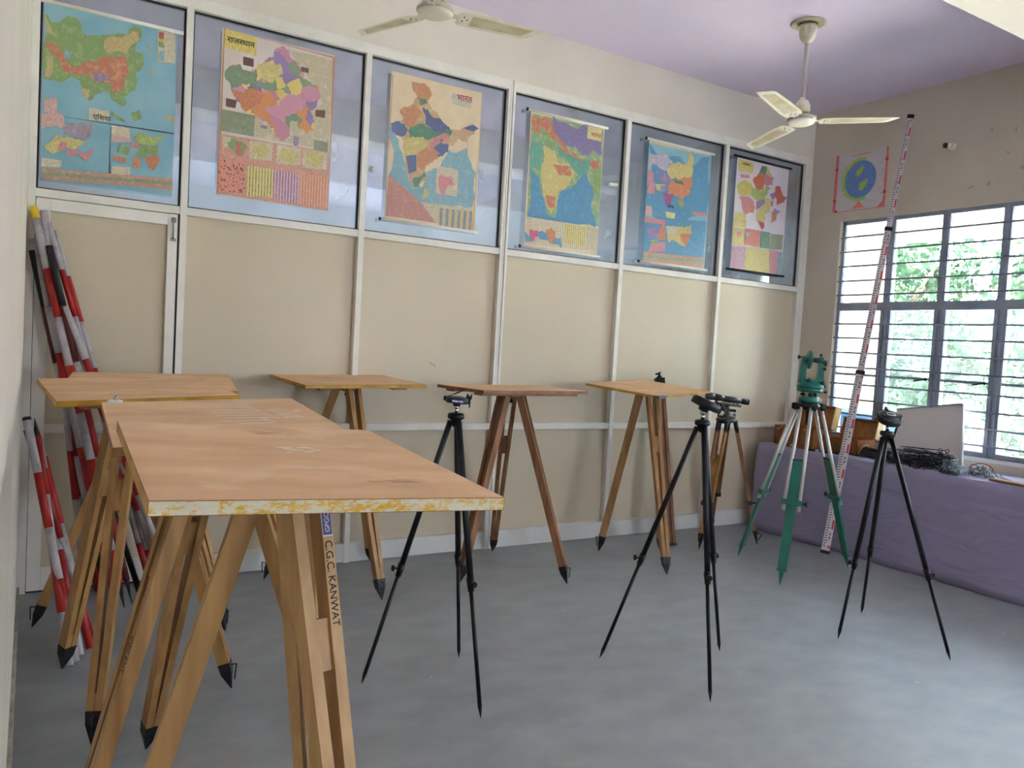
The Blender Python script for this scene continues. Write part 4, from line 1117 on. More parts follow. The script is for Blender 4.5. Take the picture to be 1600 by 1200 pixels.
# ------------------------------------------------------------------ compass tripods (black enamel)
def slim_tripod(label, head, feet, joint=0.56):
    h = V(head)
    t = thing('compass_tripod', (h.x, h.y, 0), label, 'tripod', 'black tripods carrying survey compasses')
    b = MB(); b.lathe(h - V((0, 0, 0.03)), (0, 0, 1), [(0.012, -0.03), (0.020, -0.012), (0.024, 0), (0.034, 0.006), (0.036, 0.012), (0.034, 0.026), (0.02, 0.030)], M['black_metal']); b.build('tripod_head', t)
    for f in feet:
        f = V((f[0], f[1], 0.0))
        dr = V((f.x - h.x, f.y - h.y, 0)).normalized()
        top = V((h.x, h.y, h.z - 0.035)) + dr * 0.022
        u = (f - top); L = u.length; u = u / L
        side = V((-dr.y, dr.x, 0))
        b = MB()
        j = top + u * L * joint
        b.tube(top, j, 0.0125, M['black_metal'])
        for s in (-1, 1):
            b.tube(top + side * s * 0.007 + dr * 0.006, j + side * s * 0.007 + dr * 0.006, 0.0055, M['black_metal'], n=8)
        b.tube(j - u * 0.02, j + u * 0.035, 0.0165, M['black_metal'], r2=0.0125)
        b.tube(j + u * 0.03, f - u * 0.045, 0.0085, M['black_metal'])
        b.tube(f - u * 0.045, f, 0.0095, M['black_metal'], r2=0.001)
        lg = b.build('leg', t)
        b = MB(); b.tube(j + dr * 0.012 + side * 0.0, j + dr * 0.026, 0.004, M['black_metal'], n=8); b.lathe(j + dr * 0.024, dr, [(0.008, 0), (0.013, 0.003), (0.013, 0.011), (0.009, 0.015)], M['black_metal'], n=14); b.build('clamp_knob', lg)
    return t

def compass(label, base, axis, front, strap=False, vane=True, flip=True, k=1.12, pk=1.0):
    """pocket surveying compass on a ball joint: case, dial, prism and hinged sight vane"""
    base = V(base); ax = V(axis).normalized()
    fr = V(front); fr = (fr - ax * fr.dot(ax)).normalized()
    sd = ax.cross(fr)
    t = thing('survey_compass', tuple(base), label, 'compass', 'compasses mounted on the black tripods')
    b = MB(); b.tube(base, base + V((0, 0, 0.022)), 0.0075, M['chrome']); b.lathe(base + V((0, 0, 0.026)), (0, 0, 1), [(0.001, -0.012), (0.009, -0.008), (0.012, 0), (0.009, 0.008), (0.001, 0.012)], M['chrome'], n=16); b.build('ball_joint', t)
    o = base + V((0, 0, 0.036)) 
    b = MB(); b.lathe(o, ax, [(0.016, -0.006), (0.018, 0.002), (0.020, 0.006), (0.050, 0.008), (0.053, 0.011), (0.053, 0.030), (0.050, 0.033)], M['black_plastic'], n=36); b.build('case', t)
    b = MB(); b.lathe(o, ax, [(0.044, 0.033), (0.044, 0.0335), (0.001, 0.0337)], M['slate'] if strap else M['pin_dark'], n=32); b.lathe(o, ax, [(0.050, 0.0332), (0.0505, 0.036), (0.044, 0.036), (0.044, 0.0335)], M['pin'], n=36); b.build('dial', t)
    # prism holder
    pb = o + fr * 0.058 + ax * 0.022
    b = MB(); b.bar(pb - ax * 0.016, pb + ax * 0.018, 0.022, 0.014, sd, M['black_plastic'])
    b.prism([pb + ax * 0.012 - fr * 0.022 + sd * 0.010, pb + ax * 0.046 - fr * 0.016 + sd * 0.010, pb + ax * 0.026 + fr * 0.000 + sd * 0.010, pb + ax * 0.050 + fr * 0.014 + sd * 0.010, pb + ax * 0.012 + fr * 0.012 + sd * 0.010], -sd * 0.020, M['black_metal'])
    b.tube(pb - ax * 0.016 + fr * 0.004, pb - ax * 0.036 + fr * 0.004, 0.004, M['black_metal'], n=8); b.build('prism', t)
    if pk != 1.0:
        pr = t.children[-1]
        q0 = pb - base - fr * 0.01
        for v in pr.data.vertices:
            v.co = q0 + (v.co - q0) * pk
    if vane:
        hb = o - fr * 0.054 + ax * 0.030
        tip = hb + fr * 0.085 + ax * 0.042
        mid = hb + (tip - hb) * 0.40
        b = MB(); b.lathe(hb - ax * 0.016, ax, [(0.006, 0), (0.009, 0.004), (0.009, 0.018), (0.004, 0.022)], M['black_metal'], n=10)
        b.bar(hb, mid, 0.005, 0.003, sd, M['black_metal']); b.bar(mid, mid + (tip - mid) * 0.45, 0.012, 0.005, sd, M['black_metal'], 0.020, 0.006); b.bar(mid + (tip - mid) * 0.45, tip, 0.020, 0.006, sd, M['black_metal'], 0.003, 0.003); b.build('sight_vane', t)
    if flip:
        s = -sd if sd.dot(V((-0.45, -4.85, 1.5)) - base) < 0 else sd
        m0 = frame_mtx(o + s * 0.0532 + ax * 0.0205, fr if s.cross(fr).dot(ax) > 0 else -fr, ax)
        b = MB(); b.box((-0.020, -0.008, -0.001), (0.034, 0.008, 0.0012), M['label_blue'], m0); b.build('name_plate', t)
        b = MB(); b.box((-0.018, -0.004, 0.0012), (0.010, 0.003, 0.0016), M['paper'], m0); b.box((0.014, -0.004, 0.0012), (0.031, 0.003, 0.0016), M['paper'], m0); b.build('plate_print', t)
    if strap:
        b = MB()
        b.bar(o + ax * 0.040 - sd * 0.05, o + ax * 0.040 + sd * 0.052, 0.014, 0.006, fr, M['pin'])
        pts = [o + ax * (0.046) + fr * 0.010 * c + sd * 0.016 * s2 for c, s2 in ((-1, -1), (1, -1), (1, 1), (-1, 1), (-1, -1))]
        b.path(pts, 0.0022, M['white_alu'], n=6)
        b.build('sighting_frame', t)
        b = MB()
        p = o - sd * 0.050 + ax * 0.014
        b.path([p, p + V((-0.012, 0.004, -0.028)), p + V((-0.024, 0.006, -0.060)), p + V((-0.034, 0.010, -0.098))], 0.0055, M['black_plastic'], n=8)
        b.build('wrist_strap', t)
    for o in t.children:
        for v in o.data.vertices:
            v.co *= k
    return t

cam_r = V((0.854, 0.520, 0))     # used only as 'to the right of the room' direction for facing the instruments
slim_tripod('black tripod nearest the big yellow edged board, its legs passing behind that board', (1.092, -1.89, 1.172), [(0.786, -1.744), (1.296, -1.657), (1.098, -2.226)])
compass('black compass lying level with raised sight vane and blue name plate', (1.092, -1.89, 1.172), (0.05, -0.03, 1), (0.854, -0.518, 0), k=0.92, pk=0.8)
slim_tripod('middle black tripod in front of the brown wooden tripods', (2.213, -2.198, 1.176), [(1.913, -1.93), (2.062, -2.507), (2.536, -2.101)])
compass('black compass tipped steeply down to the right, seen from below', (2.213, -2.198, 1.176), (0.33, -0.20, 0.92), (0.854, -0.518, -0.3), flip=False, vane=False, k=1.30, pk=0.6)
slim_tripod('right hand black tripod in front of the lavender table', (3.462, -2.306, 1.128), [(3.281, -2.236), (3.802, -2.014), (3.574, -2.677)], 0.62)
compass('black compass with a pale sighting frame on top and a hanging strap', (3.462, -2.306, 1.128), (-0.22, -0.40, 0.88), (0.52, 0.853, 0), strap=True, vane=False, flip=False, k=1.2, pk=0.5)

# ------------------------------------------------------------------ theodolite on aluminium tripod
def theodolite_tripod():
    h = V((4.237, -1.192, 1.185))
    t = thing('survey_tripod', (h.x, h.y, 0), 'pale aluminium tripod with green sliding legs in front of the lavender table', 'tripod')
    b = MB(); b.lathe(h - V((0, 0, 0.03)), (0, 0, 1), [(0.03, -0.02), (0.075, -0.012), (0.085, 0), (0.085, 0.014), (0.07, 0.02), (0.06, 0.03)], M['black_metal'])
    for k in range(3):
        a = 2 * PI * k / 3 + 0.5
    b.lathe(h - V((0, 0, 0.16)), (0, 0, 1), [(0.010, 0), (0.014, 0.02), (0.014, 0.10), (0.022, 0.11), (0.022, 0.13)], M['black_metal'], n=14)
    b.build('tripod_head', t)
    for k, f in enumerate([(4.094, -0.78), (3.784, -1.426), (4.661, -1.305)]):
        f = V((f[0], f[1], 0))
        dr = V((f.x - h.x, f.y - h.y, 0)).normalized(); side = V((-dr.y, dr.x, 0))
        top = V((h.x, h.y, h.z - 0.02)) + dr * 0.075
        u = f - top; L = u.length; u = u / L
        nr = side.cross(u).normalized()
        b = MB(); b.tube(top - side * 0.075, top + side * 0.075, 0.018, M['black_metal'])
        b.tube(top - side * 0.05, top - side * 0.05 + u * 0.03, 0.018, M['black_metal']); b.tube(top + side * 0.05, top + side * 0.05 + u * 0.03, 0.018, M['black_metal']); b.build('hinge', t)
        b = MB()
        for s in (-1, 1):
            b.tube(top + side * s * 0.035 + u * 0.01, top + side * s * 0.050 + u * L * 0.60, 0.0125, M['white_alu'])
        lg = b.build('leg', t)
        b = MB(); b.bar(top + u * L * 0.315, f - u * 0.10, 0.066, 0.018, side, M['green_dull'] if k != 1 else M['green'], 0.058, 0.018)
        b.bar(top + u * L * 0.315, top + u * L * 0.322, 0.070, 0.022, side, M['black_plastic'])
        b.bar(f - u * 0.10, f - u * 0.09, 0.066, 0.024, side, M['green']); b.bar(f - u * 0.09, f, 0.034, 0.020, side, M['green'], 0.004, 0.004)
        b.build('sliding_bar', lg)
        b = MB(); q = top + u * L * 0.555
        b.bar(q - u * 0.016, q + u * 0.02, 0.135, 0.034, side, M['green_dull'] if k != 1 else M['green']); b.build('clamp_block', lg)
        b = MB(); s = 1 if k != 0 else -1
        b.tube(q + side * s * 0.068, q + side * s * 0.085, 0.006, M['black_plastic'], n=8); b.lathe(q + side * s * 0.083, side * s, [(0.010, 0), (0.017, 0.003), (0.017, 0.014), (0.010, 0.018)], M['black_plastic'], n=12); b.build('clamp_knob', lg)
    return h
hT = theodolite_tripod()

def theodolite(h):
    """transit on its levelling base: two standards, trunnion, vertical circle, telescope"""
    t = thing('theodolite', tuple(h), 'green theodolite with round vertical circle and black focus screws, on the aluminium tripod', 'theodolite')
    ax = V((0.02, 0.0, 1)).normalized()
    r = V((0.80, -0.60, 0)).normalized(); r = (r - ax * r.dot(ax)).normalized()
    f = ax.cross(r)
    def at(x, y, z): return h + (r * x + f * y + ax * z) * 0.90
    G, K = M['green'], M['black_plastic']
    b = MB(); b.lathe(at(0, 0, 0), ax, [(0.05, 0), (0.068, 0.004), (0.072, 0.012), (0.072, 0.034), (0.066, 0.042), (0.03, 0.044)], G, n=30); b.build('base_plate', t)
    for k in range(3):
        a = 2 * PI * k / 3 + 0.4
        p = at(0.052 * math.cos(a), 0.052 * math.sin(a), 0.04)
        b = MB(); b.tube(p, p + ax * 0.04, 0.007, K, n=10); b.lathe(p + ax * 0.012, ax, [(0.010, 0), (0.019, 0.002), (0.019, 0.014), (0.010, 0.016)], K, n=14); b.build('levelling_screw', t)
    b = MB(); b.lathe(at(0, 0, 0.078), ax, [(0.04, 0), (0.080, 0.004), (0.090, 0.012), (0.090, 0.030), (0.084, 0.034)], G, n=36); b.lathe(at(0, 0, 0.112), ax, [(0.088, 0), (0.088, 0.004)], K, n=36)
    b.lathe(at(0, 0, 0.116), ax, [(0.090, 0), (0.092, 0.006), (0.088, 0.026), (0.06, 0.036), (0.05, 0.040)], G, n=36); b.build('horizontal_circle', t)
    b = MB(); b.bar(at(-0.088, 0, 0.152), at(0.088, 0, 0.152), 0.070, 0.056, f, G)
    for s in (-1, 1):
        b.bar(at(s * 0.070, 0, 0.15), at(s * 0.062, 0, 0.335), 0.046, 0.056, r, G, 0.034, 0.040)
        b.lathe(at(s * 0.062 - 0.018 , 0, 0.335), r, [(0.01, 0), (0.024, 0.002), (0.024, 0.034), (0.01, 0.036)], G, n=18)
    b.build('standard', t, bevel=0.002)
    b = MB(); b.tube(at(-0.062, 0, 0.335), at(0.062, 0, 0.335), 0.016, G)
    b.build('trunnion_axis', t)
    b = MB(); b.lathe(at(-0.035, 0, 0.335), r, [(0.01, 0), (0.064, 0.002), (0.066, 0.010), (0.066, 0.016), (0.056, 0.020), (0.01, 0.022)], M['green_dull'], n=36)
    b.lathe(at(-0.0140, 0, 0.335), r, [(0.046, 0), (0.046, 0.0015), (0.01, 0.002)], mat('pale green dial', (160, 200, 178), 0.3), n=32); b.build('vertical_circle', t)
    tl = (f * 0.9 + ax * 0.05).normalized()
    b = MB(); o = at(0.012, 0, 0.335)
    b.tube(o - tl * 0.10, o + tl * 0.09, 0.018, G); b.tube(o + tl * 0.085, o + tl * 0.115, 0.022, G); b.tube(o - tl * 0.135, o - tl * 0.10, 0.013, K); b.build('telescope', t)
    b = MB(); b.tube(at(0.055, 0, 0.318), at(0.108, 0, 0.315), 0.021, K, r2=0.023); b.build('eyepiece_cap', t)
    for (p, d2, rr, l) in (((-0.085, 0, 0.35), (-1, 0, 0), 0.014, 0.022), ((0.062, 0, 0.352), (0, 0, 1), 0.010, 0.03), ((0.075, -0.02, 0.27), (1, -0.6, 0), 0.013, 0.024), ((0.075, -0.03, 0.158), (0.3, -1, 0), 0.014, 0.03), ((-0.028, -0.03, 0.175), (0, -1, 0), 0.013, 0.03), ((0.085, 0, 0.132), (1, -0.2, 0), 0.009, 0.03), ((0.092, 0, 0.09), (1, -0.1, 0), 0.009, 0.035)):
        q = at(*p); dv = (r * d2[0] + f * d2[1] + ax * d2[2]).normalized()
        b = MB(); b.tube(q, q + dv * l * 0.6, rr * 0.45, K, n=8); b.lathe(q + dv * l * 0.5, dv, [(rr * 0.6, 0), (rr, 0.003), (rr, 0.011), (rr * 0.6, 0.014)], K, n=14); b.build('tangent_screw', t)
    b = MB(); b.bar(at(0.010, -0.092, 0.125), at(0.075, -0.070, 0.125), 0.014, 0.002, ax, M['ink_grey']); b.build('maker_plate', t)
theodolite(V((4.237, -1.192, 1.185)))

# ------------------------------------------------------------------ optical level on wooden tripod
def level_tripod():
    h = V((4.275, -0.40, 0.985))
    t = thing('level_tripod', (h.x, h.y, 0), 'brown wooden tripod with black leg caps and clamps, beside the end of the lavender table', 'tripod')
    b = MB(); b.lathe(h - V((0, 0, 0.02)), (0, 0, 1), [(0.04, -0.012), (0.075, -0.004), (0.08, 0.004), (0.08, 0.02), (0.07, 0.026)], M['gunmetal']); b.build('tripod_head', t)
    for k, f in enumerate([(3.937, -0.534), (4.498, -0.605), (4.48, -0.115)]):
        f = V((f[0], f[1], 0))
        dr = V((f.x - h.x, f.y - h.y, 0)).normalized(); side = V((-dr.y, dr.x, 0))
        top = V((h.x, h.y, h.z - 0.02)) + dr * 0.07
        u = f - top; L = u.length; u = u / L
        wd = M['leg_wood'] if k == 0 else M['leg_dark']
        b = MB(); b.tube(top - side * 0.03, top + side * 0.03, 0.016, M['black_plastic'])
        for s in (-1, 1):
            b.tube(top + side * s * 0.034 - u * 0.005, top + side * s * 0.036 + u * 0.085, 0.017, M['black_plastic'], r2=0.014)
        b.build('leg_cap', t)
        b = MB()
        for s in (-1, 1):
            b.bar(top + side * s * 0.036 + u * 0.07, top + side * s * 0.030 + u * L * 0.66, 0.020, 0.026, side, wd)
        b.bar(top + u * L * 0.30, top + u * L * 0.64, 0.052, 0.018, side, wd)
        lg = b.build('leg', t)
        b = MB(); b.bar(top + u * L * 0.58, f - u * 0.11, 0.040, 0.024, side, wd, 0.034, 0.022); b.build('lower_leg', lg)
        b = MB(); q = top + u * L * 0.655
        b.bar(q - u * 0.02, q + u * 0.012, 0.092, 0.034, side, M['pin_dark']); b.tube(q + dr * 0.015, q + dr * 0.05, 0.006, M['black_metal'], n=8); b.bar(q + dr * 0.045 - side * 0.022, q + dr * 0.045 + side * 0.022, 0.008, 0.012, dr, M['black_metal']); b.build('clamp', lg)
        b = MB(); b.bar(f - u * 0.12, f - u * 0.09, 0.042, 0.030, side, M['iron']); b.bar(f - u * 0.09, f, 0.036, 0.026, side, M['iron'], 0.003, 0.003); b.path([f - u * 0.11 + dr * 0.012, f - u * 0.085 + dr * 0.05, f - u * 0.04 + dr * 0.01], 0.003, M['wire'], n=6); b.build('iron_shoe', lg)
    return h
def optical_level():
    h = V((4.275, -0.40, 0.992))
    t = thing('optical_level', tuple(h), 'dark worn surveying level, a horizontal telescope with black eyecup, on the brown wooden tripod', 'survey level')
    tl = V((0.85, -0.49, -0.10)).normalized()      # telescope direction, eyepiece to the right
    sd = V((tl.y, -tl.x, 0)).normalized()
    Z = V((0, 0, 1))
    G = M['gunmetal']
    b = MB(); b.lathe(h, Z, [(0.06, 0), (0.07, 0.004), (0.07, 0.014), (0.055, 0.018)], G, n=26); b.lathe(h, Z, [(0.016, 0.016), (0.014, 0.03), (0.022, 0.05), (0.016, 0.06)], G, n=16)
    b.build('foot_plate', t)
    for k in range(4):
        a = PI / 2 * k + 0.5
        p = h + V((math.cos(a), math.sin(a), 0)) * 0.062 + Z * 0.014
        b = MB(); b.tube(p, p + Z * 0.045, 0.005, M['steel'], n=8); b.lathe(p + Z * 0.010, Z, [(0.008, 0), (0.014, 0.002), (0.014, 0.009), (0.008, 0.011)], G, n=12); b.build('levelling_screw', t)
    b = MB()
    for k in range(2):
        a = PI / 2 * k + 0.5
        dv = V((math.cos(a), math.sin(a), 0))
        b.bar(h + Z * 0.062 - dv * 0.072, h + Z * 0.062 + dv * 0.072, 0.022, 0.010, Z, G)
    b.lathe(h, Z, [(0.025, 0.055), (0.03, 0.07), (0.016, 0.08), (0.018, 0.10), (0.04, 0.106)], G, n=20); b.build('trivet_plate', t)
    o = h + Z * 0.150
    b = MB(); b.bar(o - Z * 0.048 - tl * 0.105, o - Z * 0.042 + tl * 0.10, 0.026, 0.018, sd, G); b.tube(o - Z * 0.032 - tl * 0.045, o - Z * 0.030 + tl * 0.085, 0.010, M['chrome']); b.tube(o - Z * 0.05 + tl * 0.105, o - Z * 0.03 + tl * 0.105, 0.008, G, n=8); b.build('bubble_vial', t)
    b = MB(); b.bar(o - Z * 0.045 - tl * 0.09, o - Z * 0.01 - tl * 0.09, 0.02, 0.02, sd, G); b.bar(o - Z * 0.045 + tl * 0.08, o - Z * 0.01 + tl * 0.08, 0.02, 0.02, sd, G); b.build('telescope_mount', t)
    b = MB(); b.tube(o - tl * 0.175, o - tl * 0.11, 0.032, G, r2=0.030); b.tube(o - tl * 0.11, o - tl * 0.03, 0.029, G, r2=0.024); b.tube(o - tl * 0.03, o + tl * 0.105, 0.023, G); b.tube(o - tl * 0.085, o - tl * 0.082, 0.026, M['pin_dark']); b.build('telescope', t)
    b = MB(); b.tube(o + tl * 0.10, o + tl * 0.155, 0.021, M['black_plastic'], r2=0.025); b.tube(o + tl * 0.155, o + tl * 0.172, 0.025, M['black_plastic'], r2=0.022); b.build('eyecup', t)
    b = MB(); q = h + Z * 0.10 - tl * 0.07 + sd * 0.01
    b.tube(h + Z * 0.085, q, 0.005, M['black_metal'], n=8); b.lathe(q, -tl, [(0.006, 0), (0.013, 0.004), (0.013, 0.014), (0.006, 0.018)], M['black_metal'], n=12); b.build('tangent_screw', t)
level_tripod(); optical_level()

# folded wooden tripod leaning against the partition behind the turned table
ft = thing('folded_tripod', (3.79, -0.38, 0), 'folded reddish wooden tripod strapped shut, leaning on the partition behind the turned table', 'tripod')
A, B_ = V((3.79, -0.38, 0.0)), V((3.835, -0.085, 1.245))
u = (B_ - A).normalized(); s1 = V((0.854, -0.52, 0)); s1 = (s1 - u * s1.dot(u)).normalized(); s2 = u.cross(s1)
for k, (a, c, w_) in enumerate(((-0.024, 0.0, 0.026), (0.004, 0.012, 0.024), (0.026, 0.0, 0.024))):
    b = MB(); b.bar(A + s1 * a + s2 * c + V((0, 0, 0.01)), B_ + s1 * a * 0.9 + s2 * c - u * 0.02, w_, 0.05, s1, M['leg_dark']); lg = b.build('leg', ft)
b = MB(); b.bar(A + V((0, 0, 0.002)), A + u * 0.02, 0.085, 0.06, s1, M['iron']); b.build('foot_band', ft)
b = MB(); b.bar(B_ - u * 0.03, B_ + u * 0.03, 0.075, 0.06, s1, M['black_metal']); b.lathe(B_ + u * 0.03, u, [(0.02, 0), (0.022, 0.01), (0.012, 0.02), (0.008, 0.04)], M['black_metal'], n=14); b.bar(B_ + u * 0.06 - s1 * 0.03, B_ + u * 0.075 + s1 * 0.012, 0.014, 0.014, s2, M['black_metal']); b.build('tripod_head', ft)
b = MB(); b.path([A + u * 0.72 + s1 * 0.04, A + u * 0.70 + s1 * 0.055 - s2 * 0.01, A + u * 0.62 + s1 * 0.05, A + u * 0.55 + s1 * 0.058], 0.003, M['cord'], n=6); b.build('cord', ft)

# ------------------------------------------------------------------ levelling staff
sf = thing('levelling_staff', (4.835, -0.975, 0), 'tall white staff with red and black graduations leaning over the table to the wall', 'levelling staff')
A, B_ = V((4.835, -0.975, 0.0)), V((5.560, -0.925, 3.49))
u = (B_ - A).normalized()
fr_ = V((-0.80, -0.60, 0)); fr_ = (fr_ - u * fr_.dot(u)).normalized()      # graduated face looks into the room
sd_ = u.cross(fr_)
L = (B_ - A).length
secs = [(0.0, 0.37, 0.058, 0.030), (0.37, 0.74, 0.047, 0.024), (0.74, 1.0, 0.037, 0.018)]
secs = [(0.0, 0.405, 0.060, 0.030), (0.405, 0.735, 0.050, 0.024), (0.735, 1.0, 0.042, 0.018)]
for k, (a, c, w_, d_) in enumerate(secs):
    b = MB(); b.bar(A + u * L * a, A + u * L * c, w_, d_, sd_, M['staff_white']); sec = b.build('staff_section', sf)
    b = MB(); b.bar(A + u * (L * c - 0.02), A + u * (L * c + 0.012), w_ + 0.008, d_ + 0.008, sd_, M['black_plastic']); b.build('collar', sec)
    bk = MB(); br = bk
    z = L * a + 0.05
    n = int(z / 0.01)
    while z < L * c - 0.03:
        p = A + u * z + fr_ * (d_ / 2 + 0.0006)
        m = n % 10
        if m % 2 == 0:
            bk.bar(p - sd_ * w_ * 0.44, p - sd_ * w_ * (0.10 if m else -0.05), 0.0055, 0.0008, u, M['ink'])
        if (n // 10) % 2 == 0 and m < 7:
            br.bar(p + sd_ * w_ * 0.18, p + sd_ * w_ * 0.42, 0.0105, 0.0008, u, M['red_tape'])
        elif m in (2, 3, 5, 6):
            bk.bar(p + sd_ * w_ * 0.10, p + sd_ * w_ * 0.26, 0.008, 0.0008, u, M['ink'])
        z += 0.01; n += 1
    bk.build('graduations', sec)
    for q in range(int(L * a * 10) + 1, int(L * c * 10)):
        if q % 5 == 0:
            text_mesh(str(q), 0.02, M['ink'], frame_mtx(A + u * q * 0.1 + fr_ * (d_ / 2 + 0.001) + sd_ * w_ * 0.2, sd_ * (1 if sd_.cross(u).dot(fr_) > 0 else -1), u), 'staff_number', sec)
b = MB(); b.bar(A, A + u * 0.025, 0.066, 0.036, sd_, M['black_plastic']); b.build('foot_cap', sf)

# ------------------------------------------------------------------ ranging rods
COL = dict(w='white_paint', r='red_paint', y='yellow_cap', k='black_paint', m='maroon_paint', g='grey_paint')
def rod(name_label, top, bot, fr, cols, tip, r=0.0185, group='ranging rods leaning in the left corner', up_tip=False):
    top, bot = V(top), V(bot)
    t = thing('ranging_rod', tuple(bot), name_label, 'ranging rod', group)
    d = bot - top; L = d.length; u = d / L
    e = L - (0.13 if tip else 0.0)
    cuts = [0.0] + [f * L for f in fr if f * L < e - 0.01] + [e]
    b = MB()
    for k in range(len(cuts) - 1):
        m = M[COL[cols[min(k, len(cols) - 1)]]]
        r0 = r * (1.08 if cols[k] == 'y' else 1.0)
        b.tube(top + u * cuts[k], top + u * cuts[k + 1], r0 * (0.72 if cols[k] == 'y' else 1), m, r2=r0, caps=True)
    b.build('pole', t)
    if tip:
        b = MB(); b.tube(top + u * (e - 0.01), top + u * (e + 0.04), r * 0.9, M['iron'], r2=r * 0.55); b.tube(top + u * (e + 0.04), bot, r * 0.5, M['iron'], r2=0.002); b.build('iron_shoe', t)
    if up_tip:
        b = MB(); b.tube(top - u * 0.09, top + u * 0.01, 0.001, M['iron'], r2=r * 0.95); b.build('iron_shoe', t)
    return t
RODS = [
 ('rod with a bright yellow cap, thickest and leftmost at the top of the corner bundle', (-0.452, -0.060, 2.039), (-0.001, -0.395, 0), (0.03, 0.155, 0.275, 0.395, 0.513, 0.628, 0.744, 0.856), 'ywrwrwrwr', 1, 0.021),
 ('plain greyish topped rod just right of the yellow capped one', (-0.428, -0.030, 2.018), (-0.103, -0.050, 0), (0.119, 0.241, 0.364, 0.487, 0.61, 0.738, 0.865), 'wrwrwrwr', 0, 0.0185),
 ('nearly upright rod, white topped, standing in front of the greyish topped one', (-0.405, -0.072, 2.024), (-0.160, -0.100, 0), (0.118, 0.24, 0.363, 0.489, 0.615, 0.743, 0.872), 'wrwrwrwr', 0, 0.0185),
 ('second rod from the right at the top of the corner bundle, white above red', (-0.384, -0.075, 1.963), (0.153, -0.267, 0), (0.121, 0.242, 0.365, 0.489, 0.611, 0.733, 0.85), 'wrwrwrwr', 1, 0.0145),
 ('rightmost rod at the top of the corner bundle, brownish white top', (-0.355, -0.040, 1.927), (0.187, -0.257, 0), (0.12, 0.241, 0.366, 0.493, 0.621, 0.746, 0.869), 'wrwrwrwr', 1, 0.0145),
 ('rod with a black upper band fading to maroon in the middle of the corner bundle', (-0.378, -0.125, 1.842), (0.039, -0.346, 0), (0.163, 0.319, 0.451, 0.582, 0.712, 0.839), 'kmwrwrm', 1, 0.016),
 ('short rod whose red end lies between the black banded rod and the white ones', (-0.335, -0.110, 1.614), (0.230, -0.273, 0), (0.147, 0.294, 0.443, 0.587, 0.709, 0.846), 'rwrwrwr', 1, 0.0145),
 ('black topped rod closest to the left wall, maroon below', (-0.452, -0.035, 1.816), (-0.069, -0.134, 0), (0.159, 0.317, 0.451, 0.586, 0.724, 0.864), 'kmwrwrm', 1, 0.0165),
 ('faded all white topped rod behind the yellow capped one', (-0.452, -0.022, 1.875), (-0.030, -0.230, 0), (0.185, 0.311, 0.443, 0.571, 0.704, 0.836), 'wwrwrwr', 0, 0.0185),
 ('rod hidden at the top behind the others, orange red band above the ochre edged table', (-0.380, -0.045, 1.662), (0.009, -0.129, 0), (0.099, 0.245, 0.395, 0.545, 0.697, 0.845), 'rwrwrwr', 1, 0.015),
 ('grey rod with a long black lower band showing under the ochre edged table', (-0.440, -0.022, 1.749), (0.095, -0.156, 0), (0.163, 0.312, 0.481, 0.623), 'gwgkk', 0, 0.015),
 ('lowest rod, sloping furthest to the right, its foot nearest the second table', (-0.301, -0.165, 1.535), (0.264, -0.435, 0), (0.172, 0.323, 0.474, 0.625, 0.777), 'wrwrwr', 1, 0.0165),
]
for a in RODS:
    rod(a[0], a[1], a[2], a[3], a[4], a[5], a[6])
g2 = 'short ranging rods leaning on the left wall'
SH = [
 ('short white topped rod with a black rim, front of the low wall bundle', (-0.455, -0.70, 1.022), (-0.250, -1.048, 0), (0.014, 0.235, 0.462, 0.671, 0.863), 'kwrwrw', 0),
 ('short rod with a black spike at its top, second of the low bundle', (-0.412, -0.66, 0.93), (-0.275, -1.085, 0), (0.27, 0.53, 0.78), 'rwrw', 0),
 ('short rod behind the spiked one, red band above lilac white', (-0.405, -0.55, 0.892), (-0.230, -0.981, 0), (0.136, 0.405, 0.525, 0.772), 'wrwrw', 0),
 ('rightmost short rod of the low bundle, long white middle and red foot', (-0.380, -0.48, 0.805), (-0.186, -0.912, 0), (0.366, 0.645), 'rwr', 0),
 ('thin dark red rod with a black end, leftmost of the low bundle', (-0.455, -0.70, 0.966), (-0.168, -0.830, 0), (0.058, 0.264, 0.504, 0.734, 0.953), 'kmrwrk', 0),
]
for k, a in enumerate(SH):
    rod(a[0], a[1], a[2], a[3], a[4], a[5], 0.0175 if k < 4 else 0.013, g2, up_tip=(k == 1))

